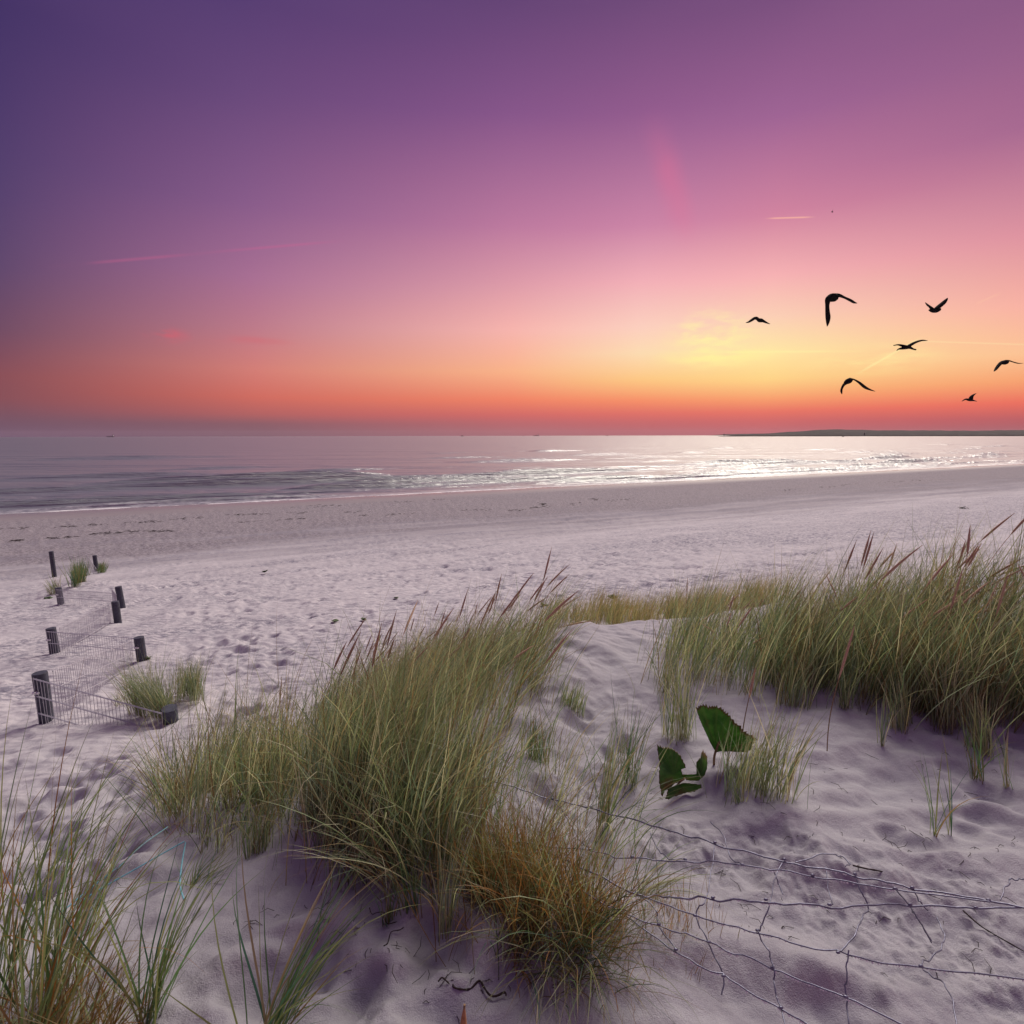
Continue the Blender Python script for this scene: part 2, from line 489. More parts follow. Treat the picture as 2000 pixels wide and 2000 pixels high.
def simple(name, col, rough=0.6, spec=0.3, nscale=30, var=0.25, bstr=0.2, metallic=0.0):
    m, N = new_mat(name)
    pos = N.n('ShaderNodeTexCoord').outputs['Object']
    f = N.noise(pos, nscale, 5, 0.6)
    c = N.mix(N.rng(f, 0.3, 0.7), rgb(*[v * (1 - var) for v in col]), rgb(*[min(1, v * (1 + var)) for v in col]))
    finish(N, principled(N, c, rough, spec, bumpn(N, f, bstr, 0.004), Metallic=metallic))
    return m

# sand
M_SAND, N = new_mat('sand')
P = N.n('ShaderNodeNewGeometry').outputs['Position']
sp = N.n('ShaderNodeSeparateXYZ'); N.put(sp.inputs[0], P)
s = N.math('DIVIDE', N.math('SUBTRACT', N.math('ADD', N.math('MULTIPLY', sp.outputs[0], 0.48), 66.0), sp.outputs[1]), 1.109)
al = N.math('DIVIDE', N.math('ADD', sp.outputs[0], N.math('MULTIPLY', sp.outputs[1], 0.48)), 1.109)
cmb = N.n('ShaderNodeCombineXYZ'); N.put(cmb.inputs[0], N.math('MULTIPLY', al, 0.05)); N.put(cmb.inputs[1], N.math('MULTIPLY', s, 0.30))
SA = cmb.outputs[0]
s2 = N.math('ADD', s, N.math('MULTIPLY', N.math('SUBTRACT', N.noise(SA, 1.0, 5, 0.65), 0.5), 26.0))
dry = N.mix(N.rng(N.noise(P, 1.7, 3, 0.6), 0.35, 0.7), rgb(0.50, 0.475, 0.51), rgb(0.62, 0.585, 0.61))
fleck = N.noise(N.vec('MULTIPLY', P, (0.6, 1.15, 1.0)), 11.0, 3, 0.75)
coarse = N.mix(N.rng(fleck, 0.42, 0.60), rgb(0.135, 0.12, 0.14), rgb(0.38, 0.345, 0.375))
wet = rgb(0.25, 0.218, 0.235)
c = N.mix(N.rng(s2, 24.0, 40.0, 0, 1, True), coarse, dry)
c = N.mix(N.rng(N.math('ADD', s, N.math('MULTIPLY', N.noise(P, 0.8, 2, 0.5), 3.0)), 53.5, 57.5, 0, 0.85, True), c, rgb(0.35, 0.34, 0.38))   # dune-top sand mixed to a darker grey
c = N.mix(N.rng(s2, 5.0, 10.0, 0, 1, True), wet, c)
grain = N.noise(P, 260, 2, 0.8)
c = N.mix(N.rng(grain, 0.34, 0.70, 0.0, 0.42), c, rgb(0.22, 0.19, 0.21))
# trodden stripes: footprint shadows painted as dark flecks, with pebbles, shells and wrack bits
stripe = N.rng(N.noise(SA, 2.2, 3, 0.6), 0.44, 0.62)
band = N.math('MULTIPLY', N.rng(N.math('ABSOLUTE', N.math('SUBTRACT', s2, 43.5)), 1.5, 5.0, 1, 0, True), N.rng(sp.outputs[0], 0.0, 7.0))   # trampled track along the dune foot
stripe = N.math('MAXIMUM', stripe, band)
c = N.mix(N.math('MULTIPLY', N.math('MULTIPLY', N.rng(fleck, 0.45, 0.56, 0, 0.85), N.math('ADD', N.math('MULTIPLY', stripe, 0.7), 0.30)), N.math('MULTIPLY', N.rng(s2, 22, 28), N.rng(s, 50, 54, 1.0, 0.12))), c, rgb(0.20, 0.19, 0.24))
rough = N.rng(s, 0.5, 9.0, 0.18, 0.92)
wv = N.n('ShaderNodeTexWave', wave_type='BANDS', bands_direction='Y')
N.put(wv.inputs['Vector'], P); wv.inputs['Scale'].default_value = 2.7; wv.inputs['Distortion'].default_value = 9.0
wv.inputs['Detail'].default_value = 2.0; wv.inputs['Detail Scale'].default_value = 0.9
rip = N.math('MULTIPLY', wv.outputs['Fac'], N.rng(N.noise(P, 0.45, 3, 0.5), 0.36, 0.60, 0.12, 1.0))
h = N.math('ADD', N.math('MULTIPLY', N.math('MULTIPLY', rip, N.rng(s, 53.5, 56.0, 1.0, 0.5)), 1.0), N.math('ADD', N.math('MULTIPLY', N.noise(P, 22, 3, 0.65), 0.8), N.math('MULTIPLY', grain, 0.40)))
nrm = bumpn(N, h, 0.75, 0.014)
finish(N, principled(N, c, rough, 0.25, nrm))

# sea
M_SEA, N = new_mat('sea_water')
P = N.n('ShaderNodeNewGeometry').outputs['Position']
mp = N.n('ShaderNodeMapping'); N.put(mp.inputs['Vector'], P)
mp.inputs['Rotation'].default_value = (0, 0, -math.atan(0.48))
mp.inputs['Scale'].default_value = (0.22, 0.9, 1)
f1 = N.noise(mp.outputs[0], 0.9, 4, 0.62)
mp2 = N.n('ShaderNodeMapping'); N.put(mp2.inputs['Vector'], P)
mp2.inputs['Rotation'].default_value = (0, 0, -0.12)
mp2.inputs['Scale'].default_value = (0.010, 0.05, 1)
f2 = N.noise(mp2.outputs[0], 1.0, 5, 0.6)
nb = bumpn(N, f1, 0.55, 0.30)
nb = bumpn(N, f2, 0.6, 6.0, nb)
at_ = N.n('ShaderNodeAttribute', attribute_name='foam')
fo = N.math('MULTIPLY', at_.outputs['Fac'], N.rng(N.noise(P, 1.6, 5, 0.7), 0.36, 0.60))
fo = N.math('MAXIMUM', fo, N.rng(at_.outputs['Fac'], 0.86, 0.98))
c = N.mix(fo, rgb(0.16, 0.165, 0.19), rgb(0.78, 0.76, 0.78))
r_ = N.math('ADD', N.rng(fo, 0, 1, 0.32, 0.7), 0.0)
pr = principled(N, c, r_, 0.5, nb, IOR=2.0)
finish(N, pr)

def grass_mat():
    m, N = new_mat('grass_blades')
    a = N.n('ShaderNodeAttribute', attribute_name='tint')
    c = a.outputs['Color']
    pr = principled(N, c, 0.42, 0.45)
    tr = N.n('ShaderNodeBsdfTranslucent'); N.put(tr.inputs[0], N.mix(0.5, c, rgb(1, 0.95, 0.5), 'MULTIPLY'))
    mx = N.n('ShaderNodeMixShader'); mx.inputs[0].default_value = 0.5
    N.t.links.new(pr, mx.inputs[1]); N.t.links.new(tr.outputs[0], mx.inputs[2])
    finish(N, mx.outputs[0])
    return m
M_GRASS = grass_mat()
M_SEED = simple('seed_spike', (0.52, 0.37, 0.24), 0.8, 0.15, 300, 0.45, 0.8)
M_STALK = simple('dry_stalk', (0.24, 0.16, 0.085), 0.7, 0.2, 120, 0.35, 0.3)
M_POST = simple('slate_post', (0.052, 0.055, 0.078), 0.62, 0.35, 26, 0.45, 0.5)
M_STEEL = simple('galvanised_wire', (0.44, 0.43, 0.48), 0.45, 0.5, 60, 0.2, 0.1, 0.15)
M_BOLT = simple('zinc_clamp', (0.62, 0.61, 0.64), 0.35, 0.5, 60, 0.15, 0.1, 0.7)
M_WIRE = simple('netting_wire', (0.15, 0.15, 0.21), 0.38, 0.5, 80, 0.35, 0.2, 0.5)
M_TWIG = simple('dark_twig', (0.035, 0.024, 0.022), 0.85, 0.2, 90, 0.4, 0.6)
M_WRACK = simple('seaweed', (0.030, 0.022, 0.020), 0.7, 0.3, 9, 0.4, 0.3)
M_CORD = simple('blue_cord', (0.16, 0.42, 0.50), 0.6, 0.3, 200, 0.25, 0.3)
M_BIRD = simple('dark_plumage', (0.014, 0.013, 0.014), 0.9, 0.05, 30, 0.3, 0.2)
M_HILL = simple('wooded_hills', (0.055, 0.060, 0.055), 0.95, 0.05, 0.01, 0.35, 0.1)
M_STONE = simple('breakwater_stone', (0.07, 0.06, 0.06), 0.9, 0.1, 0.2, 0.4, 0.2)
M_HULL = simple('ship_hull', (0.05, 0.055, 0.07), 0.6, 0.3, 0.1, 0.3, 0.05)
M_SHIPW = simple('ship_white', (0.55, 0.53, 0.55), 0.6, 0.3, 0.1, 0.2, 0.05)
M_LEAFLITTER = simple('sea_rocket_leaf', (0.05, 0.085, 0.03), 0.6, 0.3, 60, 0.4, 0.3)

m, N = new_mat('dew'); p = N.n('ShaderNodeBsdfPrincipled')
p.inputs['Base Color'].default_value = rgb(0.95, 0.95, 1); p.inputs['Roughness'].default_value = 0.02
p.inputs['Transmission Weight'].default_value = 0.3; p.inputs['IOR'].default_value = 1.33
p.inputs['Specular IOR Level'].default_value = 0.9
finish(N, p.outputs[0]); M_DEW = m

M_LEAF, N = new_mat('broad_leaf')
oc = N.n('ShaderNodeTexCoord').outputs['Object']
nz = N.noise(oc, 9, 4, 0.6)
nz2 = N.noise(oc, 40, 4, 0.6)
c = N.mix(N.rng(nz, 0.40, 0.62), rgb(0.07, 0.22, 0.035), rgb(0.16, 0.36, 0.07))
c = N.mix(N.rng(N.noise(oc, 7.0, 3, 0.5), 0.54, 0.66), c, rgb(0.20, 0.12, 0.04))
c = N.mix(N.rng(nz2, 0.66, 0.76, 0, 0.6), c, rgb(0.11, 0.13, 0.04))
at_ = N.n('ShaderNodeAttribute', attribute_name='vein')
c = N.mix(N.math('MULTIPLY', at_.outputs['Fac'], 0.45, clamp=True), c, rgb(0.20, 0.28, 0.09))
c = N.mix(N.rng(at_.outputs['Fac'], -0.5, 0.0, 0.8, 0.0), c, rgb(0.16, 0.085, 0.035))
pr = principled(N, c, 0.38, 0.45, bumpn(N, N.math('ADD', nz2, at_.outputs['Fac']), 0.5, 0.003))
tr = N.n('ShaderNodeBsdfTranslucent'); N.put(tr.inputs[0], c)
mx = N.n('ShaderNodeMixShader'); mx.inputs[0].default_value = 0.5
N.t.links.new(pr, mx.inputs[1]); N.t.links.new(tr.outputs[0], mx.inputs[2]); finish(N, mx.outputs[0])

# ------------------------------------------------------------------ beach: one sheet from the dune to under the sea
CY0 = -1.2
azf = np.linspace(R(-52), R(52), 760)
azs = np.concatenate([np.linspace(R(-178), R(-52), 36, endpoint=False), azf, np.linspace(R(52), R(178), 37)[1:]])
rr_ = np.concatenate([np.linspace(0.05, 2.2, 40, endpoint=False), np.linspace(2.2, 7.0, 470, endpoint=False), 1 / np.linspace(1 / 7.0, 1 / 40.0, 330, endpoint=False), 40 * np.exp(np.linspace(0, math.log(300 / 40.0), 90))])
RR, AA = np.meshgrid(rr_, azs, indexing='ij')
X = (RR * np.sin(AA)).ravel(); Y = (CY0 + RR * np.cos(AA)).ravel()
Z = H0(X, Y) + detail(X, Y)
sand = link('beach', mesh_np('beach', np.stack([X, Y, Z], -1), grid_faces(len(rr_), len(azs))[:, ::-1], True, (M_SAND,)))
tag(sand, 'pale lavender dune and beach sand with ripples and footprints', None, None, 'structure')
del RR, AA, X, Y, Z

# ------------------------------------------------------------------ sea
r1 = 1 / np.linspace(1 / 30.0, 1 / 14000.0, 420)
r2 = np.exp(np.linspace(math.log(40), math.log(13900), 160))
r = np.unique(np.concatenate([r1, r2]))
a = np.concatenate([np.linspace(R(-115), R(-50), 40, endpoint=False), np.linspace(R(-50), R(50), 420), np.linspace(R(50), R(115), 41)[1:]])
RR, AA = np.meshgrid(r, a, indexing='ij')
X = (RR * np.sin(AA)).ravel(); Y = (RR * np.cos(AA)).ravel()
d = -inland(X, Y); al = (X + 0.48 * Y) / 1.109; dist = RR.ravel()
Z = np.zeros_like(X); foam = np.zeros_like(X)
near = np.exp(-np.maximum(d, 0) / 60.0)
def crest(dk, amp, w, seed, cut=0.0):
    mean = 1.6 * perlin(al * 0.035 + seed, 0.5 + 0 * al) + 0.5 * perlin(al * 0.13 + seed, 1.5 + 0 * al)
    A = np.clip(perlin(al * 0.045 + seed * 3.1, 7.5 + 0 * al) * 1.6 + 0.55 - cut, 0, 1.3)
    q = d - dk - mean
    g = np.where(q < 0, np.exp(-(q / (w * 0.45)) ** 2), np.exp(-(q / (w * 1.5)) ** 2))
    return amp * 2.0 * A * g, A, q
for i, (dk, amp, w, cut) in enumerate(((2.4, .26, .8, 0), (6.0, .26, 1.0, .05), (9.5, .28, 1.2, .15), (14.5, .34, 1.5, .2), (21, .36, 1.8, .3), (30, .40, 2.2, .35), (47, .28, 3.0, .4), (64, .3, 3.6, .45), (90, .32, 4.5, .5), (130, .34, 6, .5))):
    g, A, q = crest(dk, amp, w, i * 5.7, cut)
    Z += g
    if i < 1: foam = np.maximum(foam, 0.6 * sstep(0.5, 1.0, A) * np.exp(-((q + 0.5) / 0.6) ** 2))
Z += near * (0.06 * fbm(al * 0.10, d * 0.6, 4, 0.6))
Z += sstep(20, 60, d) * np.exp(-dist / 160) * 0.13 * np.sin(d * 0.55 + 3 * perlin(al * 0.02, d * 0.03)) * (0.4 + perlin(al * 0.03 + 4, d * 0.06))
edge = 0.9 * perlin(al * 0.12, 3.3 + 0 * al) + 0.3 * perlin(al * 0.5, 8.3 + 0 * al)
foam = np.maximum(foam, 1.0 * np.exp(-((d + 0.5 + edge * 0.5) / 0.75) ** 2))
foam = np.maximum(foam, 0.40 * np.exp(-((d - 1.2 + edge) / 0.8) ** 2))
Z += 0.03 * np.exp(-((d + 0.2) / 0.8) ** 2)
Z -= dist ** 2 / (2 * 6371000.0) * 0.5
me = mesh_np('sea', np.stack([X, Y, Z], -1), grid_faces(len(r), len(a))[:, ::-1], True, (M_SEA,))
fa = me.attributes.new('foam', 'FLOAT', 'POINT'); fa.data.foreach_set('value', foam.astype(np.float32))
tag(link('sea', me), 'calm sea reflecting the sunset, with small waves and a foam edge', None, None, 'structure')
del RR, AA, X, Y, Z, foam

# ------------------------------------------------------------------ far shore
def hills():
    D0 = 6500.0
    xs = np.linspace(1390, 2700, 150)
    prof = [(1390, 0), (1415, 3), (1500, 5), (1530, 8.5), (1570, 11), (1600, 14.5), (1640, 15.5), (1680, 14), (1720, 13), (1800, 12.5), (1900, 11.5), (2000, 13.0), (2200, 16), (2450, 9), (2700, 0)]
    top = 0.82 * np.interp(xs, [p[0] for p in prof], [p[1] for p in prof])
    top = top + 0.5 * fbm(xs * 0.05, xs * 0, 4, 0.6) * np.clip(top / 6, 0, 1)
    V = []
    nr = 12
    for j in range(nr):
        f = j / (nr - 1)
        for xx, t in zip(xs, top):
            dd = D0 + 2600 * f
            p = at(xx, 850, D0)
            k = dd / D0
            hgt = max(t, 0) / FPX * D0 * math.sin(math.pi * f) ** 0.7 * (1 + 0.10 * float(perlin(np.array([xx * 0.03]), np.array([f * 6]))[0])) if 0 < j < nr - 1 else -6
            V.append((p.x * k, dd, hgt - 1.5))
    return tag(link('headland', mesh_np('headland', np.array(V), grid_faces(nr, len(xs)), True, (M_HILL,))),
               'long low wooded headland across the bay on the horizon', None, None, 'structure')
hills()

def sea_pt(px, dist):          # point of the sea surface at that distance under a picture column
    u = udir(px, 850)
    k = dist / math.hypot(u[0], u[1])
    return Vector((u[0] * k, u[1] * k, -dist ** 2 / (2 * 6371000.0) * 0.5))

def breakwater():
    g = Geo()
    n = 60
    L = [sea_pt(1404 + (2080 - 1404) * i / (n - 1), 2300 + 300 * i / (n - 1)) for i in range(n)]
    V = []
    for i, p in enumerate(L):
        tt = min(1, 0.3 + i * 0.25)
        h = 4.6 * tt + 0.5 * random.uniform(-1, 1)
        for (off, z) in ((-14, -1.5), (-5, h), (5, h), (14, -1.5)):
            V.append((p.x, p.y + off, p.z + z))
    me = mesh_np('breakwater', np.array(V), np.concatenate([grid_faces(n, 4), [[3, 2, 1, 0]]]), False, (M_STONE,))
    tag(link('breakwater', me), 'long dark stone breakwater in front of the far headland', 'breakwater')
breakwater()

def beacon(px, dist, h, label):
    p = sea_pt(px, dist); p.z += 3.5
    t = thing('harbour_beacon', p, label, 'beacon', 'beacons on the breakwater')
    g = Geo(); g.tube([(0, 0, 0), (0, 0, h * .7)], [1.9, 1.3], 10); link('tower', g.mesh('tower', M_HULL), t)
    g = Geo(); g.tube([(0, 0, h * .7), (0, 0, h * .74)], [2.3, 2.3], 10); link('gallery', g.mesh('gallery', M_HULL), t)
    g = Geo(); g.tube([(0, 0, h * .74), (0, 0, h * .9), (0, 0, h)], [1.2, 1.2, 0.1], 10); link('lantern', g.mesh('lantern', M_SHIPW), t)
beacon(1414, 2330, 9, 'small dark light beacon at the seaward tip of the breakwater')
beacon(1688, 2440, 13, 'dark harbour beacon halfway along the breakwater below the headland')

def box_geo(x0, x1, y0, y1, z0, z1, nose=0.0):
    V = [(x0, y0, z0), (x1 - nose, y0, z0), (x1 - nose, y1, z0), (x0, y1, z0), (x0, y0, z1), (x1, y0 * .3, z1), (x1, y1 * .3, z1), (x0, y1, z1)] if nose else \
        [(x0, y0, z0), (x1, y0, z0), (x1, y1, z0), (x0, y1, z0), (x0, y0, z1), (x1, y0, z1), (x1, y1, z1), (x0, y1, z1)]
    F = [(0, 3, 2, 1), (4, 5, 6, 7), (0, 1, 5, 4), (1, 2, 6, 5), (2, 3, 7, 6), (3, 0, 4, 7)]
    return V, F
def ship(px, dist, L, label, flip=1):
    t = thing('cargo_ship', sea_pt(px, dist), label, 'ship', 'ships on the horizon')
    t.rotation_euler = (0, 0, 0 if flip > 0 else math.pi)
    def bx(name, mat, *a):
        g = Geo(); g.add(*box_geo(*a)); link(name, g.mesh(name, mat, False), t)
    bx('hull', M_HULL, -L * .5, L * .5, -L * .08, L * .08, -1, L * .085, L * .06)
    bx('bridge_house', M_SHIPW, -L * .45, -L * .30, -L * .06, L * .06, L * .085, L * .26)
    bx('funnel', M_HULL, -L * .40, -L * .35, -L * .02, L * .02, L * .26, L * .34)
    for k, xx in enumerate((-.05, .18, .42)):
        g = Geo(); g.tube([(L * xx, 0, L * .08), (L * xx, 0, L * (.30 - .05 * k))], [L * .010, L * .006], 6)
        link('mast', g.mesh('mast', M_HULL), t)
ship(1047, 5200, 52, 'small dark cargo ship on the horizon near the middle of the sea', -1)
ship(215, 5600, 62, 'faint cargo ship on the horizon far to the left', -1)
def boat(px, dist, L, label):
    t = thing('fishing_boat', sea_pt(px, dist), label, 'boat', 'specks of boats on the horizon')
    g = Geo(); g.add(*box_geo(-L * .5, L * .5, -L * .13, L * .13, -.6, L * .14, L * .1)); link('hull', g.mesh('hull', M_HULL, False), t)
    g = Geo(); g.add(*box_geo(-L * .25, L * .05, -L * .09, L * .09, L * .14, L * .32)); link('cabin', g.mesh('cabin', M_HULL, False), t)
    g = Geo(); g.tube([(L * .15, 0, L * .13), (L * .15, 0, L * .6)], L * .012, 6); link('mast', g.mesh('mast', M_HULL), t)
boat(903, 4300, 22, 'dark speck of a boat on the horizon left of the cargo ship')
boat(1022, 4700, 11, 'tiny boat just left of the cargo ship in the middle')
boat(1186, 4300, 15, 'tiny boat on the horizon right of the cargo ship')
boat(1647, 1900, 7, 'tiny boat on the bright water below the breakwater')

# ------------------------------------------------------------------ seaweed lines on the lower beach
def wrack():
    g = Geo(); rr = np.random.RandomState(11)
    lines = [[(0, 1032), (130, 1027), (260, 1020), (380, 1011), (520, 1003), (700, 1000)], [(0, 1057), (60, 1053), (150, 1047)], [(180, 1042), (250, 1038), (330, 1036)],
             [(420, 1022), (600, 1012), (800, 1003), (1000, 992)], [(1000, 998), (1080, 988), (1180, 980), (1260, 972)], [(1060, 985), (1160, 976)],
             [(1500, 962), (1660, 948), (1800, 940)], [(1880, 995), (1960, 986)], [(1700, 985), (1850, 968)], [(560, 990), (700, 985), (860, 975)]]
    for L in lines:
        P = smooth_path([(x, y, 0) for x, y in L], 30)
        dens = 34
        for _ in range(int(dens * (len(L) - 1))):
            i = rr.randint(len(P)); gap = perlin(np.array([P[i][0] * 0.02]), np.array([L[0][1] * 0.37]))[0]
            if gap < -0.05: continue
            q = ground(P[i][0] + rr.randn() * 5, P[i][1] + rr.randn() * 1.1)
            l = 0.12 + 0.3 * rr.rand(); an = rr.randn() * 0.4 + 0.3
            pts = [(q.x + (t - .5) * l * math.cos(an), q.y + (t - .5) * l * math.sin(an), q.z + 0.015 + 0.03 * math.sin(3.1 * t)) for t in np.linspace(0, 1, 4)]
            g.tube(pts, [.004, .012, .010, .004], 5, False)
    tag(link('seaweed_line', g.mesh('seaweed_line', M_WRACK)), 'broken dark lines of seaweed washed up on the lower beach', 'seaweed', None, 'stuff')
wrack()

# ------------------------------------------------------------------ fence posts and mesh panels
POST_R = 0.070
def post(tx, ty, bx_, by_, label, r=POST_R, clamp=True):
    b = ground(bx_, by_); b.y += r * 0.6
    b.z = float(H0(b.x, b.y))
    tp = at(tx, ty, b.y)
    h = tp.z - b.z
    t = thing('fence_post', b, label, 'post', 'round fence posts')
    lean = Vector((tp.x - b.x, 0, h))
    g = Geo(); dirn = lean / h
    zs = [-0.5, h - 0.012, h - 0.003, h]
    rs = [r, r, r * 0.985, r * 0.95]
    g.tube([dirn * z for z in zs], rs, 28)
    link('shaft', g.mesh('shaft', M_POST), t)
    if clamp:
        g = Geo(); c = dirn * (h * 0.62)
        g.tube([c + Vector((-.03, -r - .012, 0)), c + Vector((.03, -r - .012, 0))], .016, 8)
        g.tube([c + Vector((0, -r + .01, .012)), c + Vector((0, -r - .03, .012))], .010, 6)
        link('clamp', g.mesh('clamp', M_BOLT), t)
    return b, h, Vector((b.x, b.y, b.z)) + lean
posts = {}
for k, (tx, ty, bx_, by_, lab) in {
    'a': (76, 1312, 83, 1402, 'thick dark fence post nearest the camera at the left edge'),
    'b': (270, 1243, 273, 1290, 'dark fence post above the fence-side grass, right of the near post'),
    'c': (98, 1225, 103, 1279, 'dark fence post on the left, second from the camera'),
    'd': (224, 1173, 227, 1217, 'dark post in the right row standing in front of another post'),
    'e': (113, 1146, 116, 1179, 'dark fence post with a low mesh panel, below the far grass tuft'),
    'f': (230, 1144, 235, 1184, 'dark post right behind another at the far panel end'),
    'g': (99, 1075, 104, 1127, 'slim tall far post standing alone left of the far grass tuft'),
    'h': (184, 1083, 187, 1118, 'far post behind the grass tuft on the sand mound'),
}.items():
    posts[k] = post(tx, ty, bx_, by_, lab, clamp=k in 'abce')
# the leaning, half buried post
b = ground(331, 1402)
t = thing('fence_post', b, 'leaning half buried dark post in the fence-side grass', 'post', 'round fence posts')
g = Geo(); ax = Vector((0.10, -0.16, 1)).normalized()
g.tube([ax * -0.4, ax * 0.115, ax * 0.123, ax * 0.127], [.074, .074, .072, .069], 28); link('shaft', g.mesh('shaft', M_POST), t)
posts['i'] = (b, 0.127, b + ax * 0.127)

bar_geo = Geo(); bar_geo.tube([(0, 0, 0), (0, 0, -1)], 0.0026, 5); BAR = bar_geo.mesh('vertical_wire', M_STEEL)
rail_geo = Geo(); rail_geo.tube([(0, 0, 0), (1, 0, 0)], 0.0036, 6); RAIL = rail_geo.mesh('horizontal_wire', M_STEEL)
def panel(A, B, label, hgt=0.75, pitch=0.05, top_drop=(0.03, 0.03), side=-1, bright=False):
    """double wire mesh between two points; rows every 20 cm"""
    A = Vector(A); B = Vector(B); A.z -= top_drop[0]; B.z -= top_drop[1]
    t = thing('mesh_fence_panel', A, label, 'fence panel', 'wire mesh fence panels')
    v = B - A; L = v.length
    ang = math.atan2(v.y, v.x); hl = math.hypot(v.x, v.y); sl = math.atan2(v.z, hl)
    n = max(2, int(hl / pitch))
    for i in range(n + 1):
        f = i / n
        o = link('vertical_wire', BAR, t, v * f + Vector((random.uniform(-.003, .003), 0, 0.012)))
        o.scale = (1, 1, hgt); o.rotation_euler = (random.uniform(-.012, .012), random.uniform(-.012, .012), 0)
    for j in range(int(hgt / 0.2) + 1):
        for e in (-.006, .006):
            o = link('horizontal_wire', RAIL, t, Vector((-math.sin(ang) * e, math.cos(ang) * e, -0.2 * j)))
            o.scale = (L, 1, 1); o.rotation_euler = (0, -sl, ang)
    return t
def shift(p, dx, dy, dz=0): return (p[2].x + dx, p[2].y + dy, p[2].z + dz)
panel(shift(posts['a'], .0, -POST_R - .015), shift(posts['i'], -.02, -.09, .02), 'nearest mesh panel running right from the near post into the grass')
panel(shift(posts['a'], .06, .10), shift(posts['b'], -.06, -.10), 'mesh panel slanting back from the near post to the post above the grass')
panel(shift(posts['c'], .0, -POST_R - .015), shift(posts['b'], -.05, .02), 'mesh panel between the second left post and the post above the grass')
panel(shift(posts['c'], .08, .08), shift(posts['d'], -.08, -.08), 'mesh panel slanting back from the second left post to the right row')
panel(shift(posts['e'], .0, -POST_R - .015), shift(posts['f'], -.11, -.05, -.12), 'farthest long mesh panel, sunk in sand between two posts')
panel(shift(posts['f'], -.10, -.08, -.04), shift(posts['d'], -.04, .10, .12), 'short end-on mesh panel joining the two close posts', top_drop=(0, 0))
hb = posts['h'][2]
panel(at(168, 1081, hb.y - .15), at(187, 1109, hb.y - .75), 'slanting loose mesh panel leaning beside the far post', hgt=0.45, top_drop=(0, 0))

# ------------------------------------------------------------------ grass
def tri_sample(poly, n, rr):
    P = np.array(poly, float)
    tris = [(P[0], P[i], P[i + 1]) for i in range(1, len(P) - 1)]
    A = np.array([abs(np.cross(b - a, c - a)) for a, b, c in tris]); A /= A.sum()
    k = rr.choice(len(tris), n, p=A)
    u, v = rr.rand(n), rr.rand(n); m = u + v > 1; u[m], v[m] = 1 - u[m], 1 - v[m]
    T = np.array(tris)[k]
    return T[:, 0] + (T[:, 1] - T[:, 0]) * u[:, None] + (T[:, 2] - T[:, 0]) * v[:, None]

GREENS = np.array([(0.105, 0.135, 0.052), (0.15, 0.18, 0.07), (0.22, 0.235, 0.10), (0.115, 0.155, 0.085), (0.29, 0.28, 0.14), (0.36, 0.32, 0.18), (0.07, 0.095, 0.045), (0.17, 0.20, 0.115)])
TEAL = np.array([(0.038, 0.095, 0.06), (0.06, 0.12, 0.05), (0.09, 0.13, 0.055), (0.13, 0.15, 0.06)])
GREENS = GREENS * np.array((0.90, 1.0, 1.22))
STRAW = np.array([(0.32, 0.25, 0.13), (0.40, 0.34, 0.20), (0.24, 0.16, 0.07)])
RUST = np.array([(0.14, 0.070, 0.024), (0.19, 0.095, 0.030), (0.10, 0.060, 0.022), (0.10, 0.085, 0.028), (0.22, 0.13, 0.05)])

